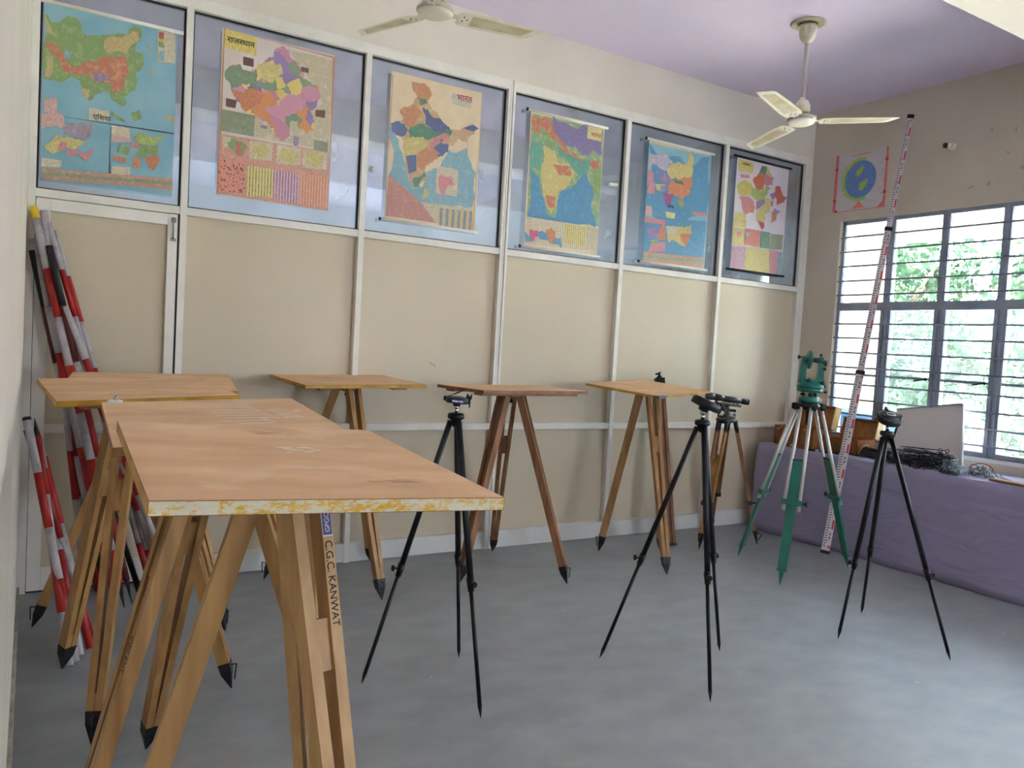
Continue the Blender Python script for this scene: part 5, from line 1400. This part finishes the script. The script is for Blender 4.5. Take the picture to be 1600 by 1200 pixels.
# ------------------------------------------------------------------ ceiling fans
def ceiling_fan(label, x, y, z, yaw, zc=ZC, L=0.59, tilt=0.0, pitch=12.0):
    t = thing('ceiling_fan', (x, y, zc), label, 'ceiling fan', 'ceiling fans')
    TL = Matrix.Rotation(math.radians(tilt), 4, V((0.854, -0.518, 0)))
    up = TL.to_3x3() @ V((0, 0, 1))
    b = MB(); b.lathe((x, y, zc - 0.006), (0, 0, 1), [(0.10, 0), (0.115, 0.003), (0.10, 0.006)], M['fan_dust'], n=30); b.lathe((x, y, zc - 0.02), (0, 0, 1), [(0.062, 0), (0.062, 0.012)], M['pin_dark'], n=24)
    b.build('ceiling_plate', t)
    b = MB(); b.lathe((x, y, zc - 0.016), (0, 0, -1), [(0.062, 0), (0.060, 0.02), (0.052, 0.07), (0.036, 0.10), (0.016, 0.115)], M['fan'], n=28); b.build('canopy', t)
    b = MB(); b.tube((x, y, zc - 0.12), (x, y, z + 0.12), 0.0125, M['fan_grey']); b.build('down_rod', t)
    b = MB(); b.lathe((x, y, z + 0.055), (0, 0, 1), [(0.046, 0.0), (0.050, 0.018), (0.048, 0.05), (0.036, 0.075), (0.018, 0.085), (0.016, 0.10)], M['fan'], n=26); b.lathe((x, y, z + 0.045), (0, 0, 1), [(0.040, 0.0), (0.045, 0.004), (0.040, 0.014)], M['brass'], n=24); b.build('lower_canopy', t)
    b = MB(); b.lathe((x, y, z), up, [(0.060, -0.012), (0.080, -0.006), (0.092, 0.002), (0.091, 0.014), (0.078, 0.026), (0.04, 0.040)], M['fan_grey'], n=36); b.build('motor_housing', t)
    b = MB(); b.lathe(V((x, y, z)) - up * 0.020, up, [(0.001, 0.004), (0.030, 0.001), (0.050, 0.000), (0.058, 0.003), (0.068, 0.003), (0.084, 0.010), (0.088, 0.015)], M['fan'], n=36); b.build('bottom_cover', t)
    for k in range(3):
        a = yaw + k * 2 * PI / 3
        T = Matrix.Translation((x, y, z + 0.002)) @ TL @ Matrix.Rotation(a, 4, 'Z') @ Matrix.Rotation(math.radians(pitch), 4, 'X')
        b = MB(); b.box((0.085, -0.018, -0.002), (0.165, 0.018, 0.003), M['fan'], T); b.build('blade_bracket', t)
        prof = [(0.115, -0.040), (0.130, -0.055), (0.20, -0.062), (0.50, -0.052), (L - 0.02, -0.046), (L, -0.040), (L - 0.055, 0.045), (L - 0.08, 0.056), (0.20, 0.066), (0.13, 0.060), (0.115, 0.044)]
        b = MB(); b.prism([T @ V((px, py, -0.0035)) for px, py in prof], (T.to_3x3() @ V((0, 0, 0.002))), M['fan'])
        bl = b.build('blade', t)
        b = MB(); b.prism([T @ V(q) for q in ((0.185, -0.040, -0.0042), (L - 0.05, -0.032, -0.0042), (L - 0.09, 0.034, -0.0042), (0.185, 0.046, -0.0042))], (T.to_3x3() @ V((0, 0, 0.0006))), M['fan_dust'])
        for q in ((0.145, 0.018), (0.145, -0.018), (0.165, 0.0)):
            b.tube(T @ V((q[0], q[1], -0.0065)), T @ V((q[0], q[1], -0.003)), 0.004, M['pin_dark'], n=8)
        b.build('blade_panel', bl)
    return t
ceiling_fan('cream ceiling fan seen whole on a long rod, right side of the room', 3.889, -1.238, 3.062, math.radians(-43), L=0.60, tilt=-5, pitch=4)
ceiling_fan('cream ceiling fan cut by the top of the picture, above the state maps', 1.195, -1.246, 3.062, math.radians(-8), L=0.56, pitch=-10)

# ------------------------------------------------------------------ things on the window wall
ps = thing('wall_poster', (XR, -0.49, 3.045), 'hand drawn blue globe poster with pink borders, taped above the window corner', 'poster')
px = XR - 0.004
def W(y, z, k=0): return V((px - 0.0006 * k, y, z))
y0, y1, za, zb_ = -0.240, -0.742, 2.795, 3.296
b = MB(); b.prism([W(y0, za), W(y1, za - 0.006), W(y1, zb_ - 0.006), W(y0, zb_)], (0.003, 0, 0), M['poster_paper']); b.build('paper', ps)
b = MB()
b.poly([W(y0, za, 1), W(y0 - 0.028, za, 1), W(y0 - 0.028, zb_, 1), W(y0, zb_, 1)], M['pink_tape']); b.poly([W(y1 + 0.022, za, 1), W(y1, za, 1), W(y1, zb_ - 0.004, 1), W(y1 + 0.022, zb_, 1)], M['pink_tape'])
b.poly([W(y0, za, 1.2), W(y1, za - 0.004, 1.2), W(y1, za + 0.004, 1.2), W(y0, za + 0.006, 1.2)], M['pink_tape'])
b.poly([W(y1 + 0.02, za, 2), W(y1 + 0.075, za, 2), W(y1 + 0.02, za + 0.055, 2)], M['pink_tape']); b.poly([W(y0 - 0.025, za, 2), W(y0 - 0.06, za, 2), W(y0 - 0.025, za + 0.03, 2)], M['red_tape'])
for yy, zz in ((y0 - 0.014, 3.17), (y0 - 0.014, 2.90), (y1 + 0.011, 3.19), (y1 + 0.011, 2.92)):
    b.poly([W(yy + 0.014, zz - 0.012, 2), W(yy - 0.014, zz - 0.012, 2), W(yy - 0.014, zz + 0.012, 2), W(yy + 0.014, zz + 0.012, 2)], M['red_tape'])
b.build('border', ps)
b = MB()
gy, gz, gr = -0.495, 3.055, 0.142
arc = [V((math.cos(a), math.sin(a))) for a in [math.radians(q) for q in range(75, 300, 12)]]
pts_o = [W(gy - c.x * 0.185, gz + c.y * 0.185, 3) for c in arc]; pts_i = [W(gy - c.x * 0.14, gz + c.y * 0.14, 3) for c in arc]
for k in range(len(arc) - 1):
    b.poly([pts_o[k], pts_o[k + 1], pts_i[k + 1], pts_i[k]], M['globe_green'])
b.poly([W(gy - 0.15 * math.cos(a), gz + 0.16 * math.sin(a), 4) for a in [2 * PI * k / 30 for k in range(30)]], M['globe_blue'])
b.poly([W(gy + 0.03, gz + 0.02, 5), W(gy + 0.045, gz + 0.07, 5), W(gy - 0.01, gz + 0.12, 5), W(gy - 0.03, gz + 0.10, 5), W(gy - 0.01, gz + 0.05, 5)], M['globe_green'])
b.poly([W(gy - 0.0, gz - 0.03, 5), W(gy - 0.07, gz - 0.0, 5), W(gy - 0.07, gz - 0.045, 5), W(gy - 0.02, gz - 0.10, 5), W(gy + 0.01, gz - 0.085, 5)], M['globe_green'])
b.poly([W(gy + 0.0, gz - 0.18, 5), W(gy + 0.03, gz - 0.215, 5), W(gy + 0.062, gz - 0.245, 5), W(gy - 0.062, gz - 0.245, 5), W(gy - 0.03, gz - 0.215, 5)], M['orange_paper'])
b.poly([W(gy - 0.01, gz - 0.155, 5), W(gy + 0.008, gz - 0.155, 5), W(gy + 0.006, gz - 0.19, 5), W(gy - 0.008, gz - 0.19, 5)], M['globe_green'])
b.build('globe_drawing', ps)
b = MB()
rnd = random.Random(4)
for k in range(12):
    yy = y0 - 0.05 - rnd.random() * 0.05 if k % 2 else y1 + 0.04 + rnd.random() * 0.04; zz = za + 0.08 + rnd.random() * 0.36
    b.poly([W(yy, zz, 2), W(yy - 0.028, zz + 0.002, 2), W(yy - 0.028, zz + 0.005, 2), W(yy, zz + 0.003, 2)], M['ink_grey'])
for k in range(7):
    yy = -0.40 - k * 0.026
    b.poly([W(yy, 3.262, 2), W(yy - 0.018, 3.262, 2), W(yy - 0.016, 3.278, 2), W(yy - 0.002, 3.278, 2)], M['orange_paper'])
b.build('lettering', ps)

bh = thing('bulb_holder', (XR, -1.26, 3.20), 'white bulb holder with an empty black socket on the bare wall above the window', 'bulb holder')
b = MB(); b.lathe((XR, -1.275, 3.195), (-1, 0, 0), [(0.032, 0), (0.032, 0.007), (0.025, 0.013), (0.020, 0.018)], M['fan'], n=24); b.build('base', bh)
d_ = V((-0.75, 0.55, -0.05)).normalized()
b = MB(); p = V((XR - 0.018, -1.272, 3.197)); b.tube(p, p + d_ * 0.03, 0.020, M['fan'], r2=0.022); b.build('holder_ring', bh)
b = MB(); b.tube(p + d_ * 0.03, p + d_ * 0.052, 0.021, M['black_plastic'], r2=0.019); b.build('socket', bh)
for k, (yy, zz, w_, h_, rt) in enumerate(((-1.563, 3.259, 0.018, 0.026, 0.0), (-1.736, 3.225, 0.014, 0.036, 0.1), (-1.691, 3.073, 0.035, 0.012, 0.6), (-1.573, 2.864, 0.022, 0.034, 0.2), (-1.443, 2.854, 0.055, 0.014, -0.2), (-1.80, 2.95, 0.03, 0.03, 0.5))):
    c, s = math.cos(rt), math.sin(rt)
    pts = [V((XR - 0.001, yy + (a * w_ * c - d2 * h_ * s) / 2, zz + (a * w_ * s + d2 * h_ * c) / 2)) for a, d2 in ((-1, -1), (1, -0.8), (0.9, 1), (-1, 0.9))]
    b = MB(); b.prism(pts, (-0.0008, 0, 0), M['tape_mark'])
    o = b.build('tape_scrap', origin=(XR, yy, zz))
    tag(o, ('small square tape scrap just right of the bulb holder', 'upright tape scrap high by the right edge of the bare wall', 'slanted tape scrap at mid height right of the bulb holder', 'peeling tape scrap standing up above the window', 'long low tape scrap lying flat above the window', 'tape scrap at the far right above the window')[k], 'tape scrap', 'tape scraps on the window wall')

# ------------------------------------------------------------------ lavender cloth over the long table
TX0, TX1, TY0, TY1, TZ = 5.0, XR - 0.004, -0.10, -4.9, 0.742
b = MB()
i = b.mi(M['cloth'])
ny = 150
prof = [(0, None)]
rows = []
rnd = random.Random(2)
ph = [rnd.uniform(0, 6.28) for _ in range(8)]
def fold(y, s):
    return (math.sin(y * 5.1 + ph[0]) * 0.5 + math.sin(y * 11.3 + ph[1] + s * 2) * 0.3 + math.sin(y * 2.3 + ph[2] + s) * 0.5) * 0.016 * s ** 1.3
for k in range(ny + 1):
    y = TY0 + (TY1 - TY0) * k / ny
    r_ = []
    for q in range(5):
        r_.append(V((TX1 - (TX1 - TX0 - 0.02) * q / 4, y, TZ + 0.0015 * math.sin(y * 9 + q))))
    r_.append(V((TX0 + 0.006, y, TZ - 0.004)))
    for q in range(1, 15):
        s = q / 14
        r_.append(V((TX0 + 0.0 - 0.028 * s - abs(fold(y, s)) - (0.008 * math.sin(s * 9 + y * 3)) * s, y + 0.006 * math.sin(s * 5), TZ - 0.012 - (TZ - 0.016) * s)))
    rows.append([b.bm.verts.new(v) for v in r_])
for A2, B2 in zip(rows[:-1], rows[1:]):
    for q in range(len(A2) - 1):
        f = b.bm.faces.new((A2[q], A2[q + 1], B2[q + 1], B2[q])); f.material_index = i; f.smooth = True
# left end drop
base = rows[0]
prev = base[:6]
for q in range(1, 15):
    s = q / 14
    cur = [b.bm.verts.new(V((TX1 - (TX1 - TX0 - 0.02) * min(j, 4) / 4 - (0.014 if j == 5 else 0), TY0 + 0.004 + 0.022 * s + 0.012 * s * math.sin(j * 2.2), TZ - 0.012 - (TZ - 0.016) * s))) for j in range(5)] + [base[5 + q]]
    for j in range(5):
        f = b.bm.faces.new((prev[j], cur[j], cur[j + 1], prev[j + 1])); f.material_index = i; f.smooth = True
    prev = cur
cl = b.build('tablecloth', origin=(5.3, -2.5, 0))
tag(cl, 'lavender cloth covering the long table under the window down to the floor', 'tablecloth')
so = cl.modifiers.new('thickness', 'SOLIDIFY'); so.thickness = 0.002

# ------------------------------------------------------------------ boxes and instruments on the cloth
def instrument_box(label, x0, y0, wy, dx, h, lid_h, lid_t, ang, yaw=0.0):
    t = thing('instrument_box', (x0, y0, TZ + 0.002), label, 'box', 'open wooden instrument boxes')
    T = Matrix.Translation((x0, y0, TZ + 0.004)) @ Matrix.Rotation(yaw, 4, 'Z')
    w = 0.010
    b = MB()
    b.box((0, -wy, 0), (dx, 0, w), M['box_wood'], T)
    b.box((0, -wy, 0), (w, 0, h), M['box_wood'], T); b.box((dx - w, -wy, 0), (dx, 0, h), M['box_wood'], T)
    b.box((0, -w, 0), (dx, 0, h), M['box_wood'], T); b.box((0, -wy, 0), (dx, -wy + w, h), M['box_wood'], T)
    b.build('body', t, bevel=0.001)
    H = T @ Matrix.Translation((dx, 0, h)) @ Matrix.Rotation(ang, 4, 'Y')
    b = MB()
    b.box((lid_t - w, -wy, 0), (lid_t, 0, lid_h), M['box_in'], H)
    b.box((0, -wy, 0), (lid_t, -wy + w, lid_h), M['box_pale'], H); b.box((0, -w, 0), (lid_t, 0, lid_h), M['box_wood'], H)
    b.box((0, -wy, 0), (lid_t, 0, w), M['box_wood'], H); b.box((0, -wy, lid_h - w), (lid_t, 0, lid_h), M['box_wood'], H)
    b.build('lid', t, bevel=0.001)
    b = MB()
    for yy in (-wy * 0.2, -wy * 0.8):
        b.box((-0.002, yy - 0.012, h - 0.02), (0.0, yy + 0.012, h - 0.002), M['brass'], T)
    b.build('catch', t)
    return t, T, H
ib, Tb, Hb = instrument_box('larger open instrument box at the corner end of the table, chalk tick on its side', 5.12, -0.17, 0.40, 0.23, 0.165, 0.20, 0.075, 0.22, -0.03)
b = MB(); b.box((0.045, -0.20, 0.09), (0.07, -0.17, 0.11), M['brass'], Hb); b.tube(Hb @ V((0.06, -0.10, 0.15)), Hb @ V((0.03, -0.08, 0.16)), 0.012, M['box_pale'], n=10); b.build('holding_block', ib)
b = MB(); b.bar(Tb @ V((-0.002, -0.03, 0.14)), Tb @ V((-0.002, -0.04, 0.125)), 0.004, 0.001, (0, 0, 1), M['chalk']); b.bar(Tb @ V((-0.002, -0.04, 0.125)), Tb @ V((-0.002, -0.065, 0.15)), 0.004, 0.001, (0, 0, 1), M['chalk']); b.build('chalk_tick', ib)
ib2, Tb2, Hb2 = instrument_box('smaller open instrument box with empty brown lid, just right of the staff', 5.20, -0.60, 0.34, 0.21, 0.125, 0.16, 0.07, 0.22, -0.05)
sm = thing('wooden_block', (5.06, -0.36, TZ + 0.002), 'small flat wooden box lying in front of the larger open box', 'box')
b = MB(); b.box((5.055, -0.54, TZ + 0.003), (5.10, -0.30, TZ + 0.038), M['box_wood']); b.build('body', sm, bevel=0.002)
b = MB(); b.box((5.0544, -0.46, TZ + 0.012), (5.055, -0.40, TZ + 0.028), M['paper']); b.build('paper_label', sm)
for k, (x, y, a) in enumerate(((5.03, -0.62, 0.2), (5.05, -0.73, -0.15), (5.09, -0.80, 0.3))):
    t = thing('eyepiece_case', (x, y, TZ), ('small black eyepiece case lying in front of the gap between the two open boxes', 'small black eyepiece case beside the foot of the smaller open box', 'small black eyepiece case just left of the tied pins')[k], 'case', 'small black cases on the cloth')
    d_ = V((math.sin(a), -math.cos(a), 0))
    b = MB(); b.tube(V((x, y, TZ + 0.012)) - d_ * 0.035, V((x, y, TZ + 0.012)) + d_ * 0.02, 0.010, M['black_plastic']); b.build('tube', t)
    b = MB(); b.tube(V((x, y, TZ + 0.012)) + d_ * 0.02, V((x, y, TZ + 0.012)) + d_ * 0.038, 0.0115, M['black_plastic']); b.build('cap', t)

# drawing sheet board leaning on the window
db = thing('display_board', (5.45, -1.35, TZ), 'large blank white board leaning against the window behind the steel pins', 'board')
q = [V((5.44, -1.08, TZ + 0.004)), V((5.42, -1.64, TZ + 0.004)), V((5.56, -1.535, 1.222)), V((5.56, -1.01, 1.128))]
b = MB(); b.prism(q, (0.010, 0, 0.002), M['board_white'], M['paper']); b.build('sheet', db)
b = MB(); b.bar(q[3] + V((-0.003, 0, 0)), q[2] + V((-0.003, 0, 0)), 0.010, 0.006, (0, 0, 1), M['ink_grey']); b.build('top_strip', db)
b = MB(); b.bar(q[2] + V((0.002, -0.004, 0)), q[1] + V((0.002, -0.004, 0)), 0.018, 0.010, (1, 0, 0), M['sill']); b.build('edge_strip', db)

# bundles of steel chain pins
def pin_bundle(label, c0, ang, n, spread, length, m, seed, group='tied bundles of steel chain pins', height=0.06, tie=None, messy=0.25):
    rnd = random.Random(seed)
    t = thing('pin_bundle', (c0[0], c0[1], TZ), label, 'chain pins', group)
    d0 = V((math.sin(ang), math.cos(ang), 0))
    s0 = V((d0.y, -d0.x, 0))
    for k in range(n):
        fx = rnd.uniform(-1, 1); fz = rnd.random() * (1 - fx * fx)
        o = V((c0[0], c0[1], TZ + 0.008 + fz * height)) + s0 * fx * spread
        a = ang + rnd.gauss(0, messy)
        d = V((math.sin(a), math.cos(a), rnd.gauss(0, 0.06)))
        l = length * rnd.uniform(0.85, 1.1)
        p, q = o - d * l / 2 + d0 * rnd.uniform(-0.02, 0.02), o + d * l / 2
        p.z = max(p.z, TZ + 0.006); q.z = max(q.z, TZ + 0.006)
        b = MB(); b.tube(p, q, 0.0034, m, n=6)
        e = (q - p).normalized()
        up = V((rnd.uniform(-1, 1), rnd.uniform(-0.3, 0.3), rnd.uniform(0.3, 1))).normalized()
        up = (up - e * up.dot(e)).normalized()
        cc = p - e * 0.014
        ring = [cc + (e * math.cos(w2) + up * math.sin(w2)) * 0.014 for w2 in [2 * PI * j / 8 for j in range(9)]]
        lo_ = min(v.z for v in ring)
        if lo_ < TZ + 0.005:
            ring = [v + V((0, 0, TZ + 0.005 - lo_)) for v in ring]
        b.path(ring, 0.0034, m, n=5)
        b.build('pin', t)
    if tie:
        b = MB()
        ring = [V((c0[0], c0[1], TZ + 0.004 + height * 0.5)) + s0 * math.cos(w2) * (spread * 1.05 + 0.01) + V((0, 0, max(-height * 0.5, math.sin(w2) * (height * 0.5 + 0.014)))) + d0 * 0.01 * math.sin(w2 * 2) for w2 in [2 * PI * j / 16 for j in range(17)]]
        b.path(ring, 0.0035, tie, n=6); b.build('tie_cord', t)
    return t
pin_bundle('long dark bundle of chain pins tied with pale cord by the smaller box', (5.25, -0.97, 0), 0.06, 40, 0.06, 0.40, M['pin_dark'], 1, tie=M['cord'], messy=0.12, height=0.075)
pin_bundle('loose dark heap of chain pins behind the right hand tripod', (5.27, -1.22, 0), 0.5, 36, 0.075, 0.26, M['pin'], 2, messy=0.5, height=0.09)
pin_bundle('tallest tangled heap of dark chain pins in front of the white board', (5.22, -1.45, 0), 0.35, 70, 0.10, 0.32, M['pin_dark'], 3, messy=0.6, height=0.14)
pin_bundle('tight round bundle of chain pins showing its looped ends at the table edge', (5.13, -1.75, 0), 1.45, 40, 0.06, 0.18, M['pin'], 4, messy=0.10, height=0.09)
pin_bundle('pale steel chain pins fanned out and tied with red cord near the window', (5.33, -1.83, 0), 1.0, 30, 0.06, 0.28, M['steel'], 5, tie=M['cord_red'], messy=0.22, height=0.06)
# plumb bobs / small steel clips
for k, (x, y) in enumerate(((5.16, -1.955), (5.20, -2.03), (5.13, -2.0))):
    t = thing('steel_clip', (x, y, TZ), ('upright steel clip with forked arms right of the chain pins', 'steel clip lying behind the wooden sight rules', 'steel clip lying nearest the table edge beside the sight rules')[k], 'clip', 'steel clips on the cloth')
    b = MB()
    hgt = 0.045 if k == 0 else 0.018
    b.path([V((x, y, TZ + 0.004)), V((x + 0.004, y - 0.01, TZ + hgt)), V((x - 0.01, y - 0.03, TZ + hgt)), V((x - 0.012, y - 0.04, TZ + 0.006))], 0.004, M['steel'], n=7)
    b.path([V((x + 0.01, y + 0.01, TZ + 0.005)), V((x + 0.02, y - 0.02, TZ + hgt * 0.7)), V((x + 0.03, y - 0.055, TZ + 0.006))], 0.004, M['steel'], n=7)
    b.build('wire_body', t)
    b = MB(); b.tube((x - 0.004, y, TZ + 0.004), (x - 0.004, y, TZ + hgt * 0.8), 0.007, M['steel'], n=8); b.build('screw', t)
for k, (x, y, a, l) in enumerate(((5.055, -2.16, 0.12, 0.26), (5.095, -2.19, 0.17, 0.30), (4.985 + 0.045, -2.44, 0.05, 0.22))):
    t = thing('alidade', (x, y, TZ), ('reddish wooden sight rule lying along the table edge', 'wooden sight rule lying just behind the one at the table edge', 'red brown sight rule cut off by the right side of the picture')[k], 'sight rule', 'wooden sight rules on the cloth')
    d_ = V((math.sin(a), math.cos(a), 0))
    c = V((x, y, TZ + 0.011))
    b = MB(); b.bar(c - d_ * l / 2, c + d_ * l / 2, 0.030, 0.014, V((d_.y, -d_.x, 0)), M['rosewood']); b.build('rule', t, bevel=0.001)
    b = MB(); b.bar(c - d_ * l * 0.45 + V((0, 0, 0.009)), c + d_ * l * 0.45 + V((0, 0, 0.009)), 0.010, 0.003, V((d_.y, -d_.x, 0)), M['brass']); b.build('sight_plate', t)
    b = MB(); b.tube(c - V((0.016, 0, 0)), c - V((0.019, 0, 0)), 0.005, M['steel'], n=10); b.build('screw', t)

# ------------------------------------------------------------------ outside the window
b = MB(); b.box((5.79, -12, -0.5), (40, 14, -0.38), M['grass']); g = struct(b, 'ground')
b = MB(); b.box((5.79, -12, -0.38), (12.2, 8, -0.05), M['concrete']); struct(b, 'floor_verandah')
b = MB(); b.box((5.79, 0.22, -0.05), (7.15, 0.45, 3.0), M['outer_side']); struct(b, 'wall_verandah')
b = MB(); b.box((5.79, -6.5, 2.80), (6.95, 0.6, 2.95), M['outer_wall']); b.box((6.85, -6.5, 2.70), (6.95, 0.6, 2.82), M['outer_wall']); struct(b, 'ceiling_verandah')
bt = thing('metal_cabinet', (6.35, -0.25, -0.05), 'blue painted metal cabinet outside the corner of the window', 'cabinet')
b = MB(); b.box((6.15, -0.75, -0.05), (6.7, 0.15, 0.98), M['blue_tarp']); b.build('body', bt, bevel=0.01)
b = MB(); b.box((6.13, -0.77, 0.98), (6.72, 0.17, 1.02), M['blue_tarp']); b.build('lid', bt, bevel=0.005)
fp = thing('flower_pot', (6.6, -1.12, -0.05), 'pale flower pot with a leafy plant outside the window', 'potted plant')
b = MB(); b.lathe((6.6, -1.12, 0.86), (0, 0, 1), [(0.05, 0), (0.085, 0.14), (0.095, 0.15), (0.095, 0.17), (0.08, 0.17)], M['terracotta'], n=20); b.build('pot', fp)
b = MB(); b.box((6.45, -1.27, -0.05), (6.75, -0.97, 0.86), M['outer_wall']); b.build('plinth', fp)
rnd = random.Random(11)
b = MB()
for k in range(60):
    p = V((6.6, -1.12, 1.03)); d_ = V((rnd.gauss(0, 1), rnd.gauss(0, 1), abs(rnd.gauss(0.8, 0.6)))).normalized(); q = p + d_ * rnd.uniform(0.1, 0.3)
    s = V((rnd.uniform(-1, 1), rnd.uniform(-1, 1), rnd.uniform(-1, 1))).normalized() * 0.022
    b.poly([q, q + s + d_ * 0.03, q + d_ * 0.08, q - s + d_ * 0.03], M['leaf_b'])
b.build('foliage', fp)

def tree(label, x, y, h, rx, rz, mleaf, seed, n=2600, zc=None, name='tree', group='trees outside the window'):
    rnd = random.Random(seed)
    t = thing(name, (x, y, -0.38), label, name, group)
    b = MB(); b.tube((x, y, -0.4), (x + 0.1, y, h * 0.45), 0.13, M['bark'], r2=0.08, n=10)
    for k in range(6):
        a = rnd.uniform(0, 6.28); b.tube((x + 0.1, y, h * 0.4), (x + math.cos(a) * rx * 0.6, y + math.sin(a) * rx * 0.6, h * 0.75), 0.05, M['bark'], r2=0.015, n=7)
    b.build('trunk', t)
    b = MB(); i = b.mi(mleaf)
    zc = zc if zc is not None else h * 0.62
    blobs = [(V((rnd.gauss(0, rx * 0.42), rnd.gauss(0, rx * 0.5), rnd.uniform(-1, 1) * rz * 0.8)), rnd.uniform(0.35, 0.7)) for _ in range(28)]
    for k in range(n):
        c, s = blobs[k % len(blobs)]
        d_ = V((rnd.gauss(0, 1), rnd.gauss(0, 1), rnd.gauss(0, 0.9))).normalized() * s * rnd.random() ** 0.33
        p = V((x, y, zc)) + c + d_
        a = V((rnd.gauss(0, 1), rnd.gauss(0, 1), rnd.gauss(0, 1))).normalized(); c2 = a.cross(V((rnd.gauss(0, 1), rnd.gauss(0, 1), rnd.gauss(0, 1)))).normalized()
        l = rnd.uniform(0.05, 0.11)
        vs = [b.bm.verts.new(v) for v in (p - a * l, p + c2 * l * 0.5, p + a * l, p - c2 * l * 0.5)]
        f = b.bm.faces.new(vs); f.material_index = i
    b.build('foliage', t)
tree('broad leafy tree straight outside the second column of panes', 12.0, 3.6, 4.6, 1.9, 1.7, M['leaf_a'], 1, 5200, 2.3)
tree('leafy tree outside the third column of panes', 12.4, 0.6, 4.6, 1.9, 1.7, M['leaf_a'], 2, 5200, 2.3)
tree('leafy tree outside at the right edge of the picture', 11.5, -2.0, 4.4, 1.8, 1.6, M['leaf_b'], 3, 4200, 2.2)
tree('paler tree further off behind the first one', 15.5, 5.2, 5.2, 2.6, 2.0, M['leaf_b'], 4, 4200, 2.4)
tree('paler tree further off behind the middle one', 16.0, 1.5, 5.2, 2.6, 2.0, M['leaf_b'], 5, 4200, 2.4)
for k, (yy, lb) in enumerate(((4.6, 'low dark shrub outside, left behind the second column of panes'), (2.3, 'low dark shrub outside behind the white board'), (0.2, 'low dark shrub outside in the third column of panes'), (-1.9, 'low dark shrub outside near the right edge of the window'))):
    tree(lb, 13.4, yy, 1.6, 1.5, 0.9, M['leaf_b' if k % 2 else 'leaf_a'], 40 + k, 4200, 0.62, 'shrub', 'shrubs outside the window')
b = MB(); b.box((21.0, -12, -0.4), (21.3, 16, 3.2), mat('far hedge', (32, 58, 40), 0.9, rgb2=(66, 92, 66), scale=1.5, detail=8)); tag(b.build('hedge', origin=(21.0, 2.0, -0.4)), 'long dense hedge far behind the trees outside', 'hedge')

for o in list(S.objects):
    if '_o' in o:
        del o['_o']
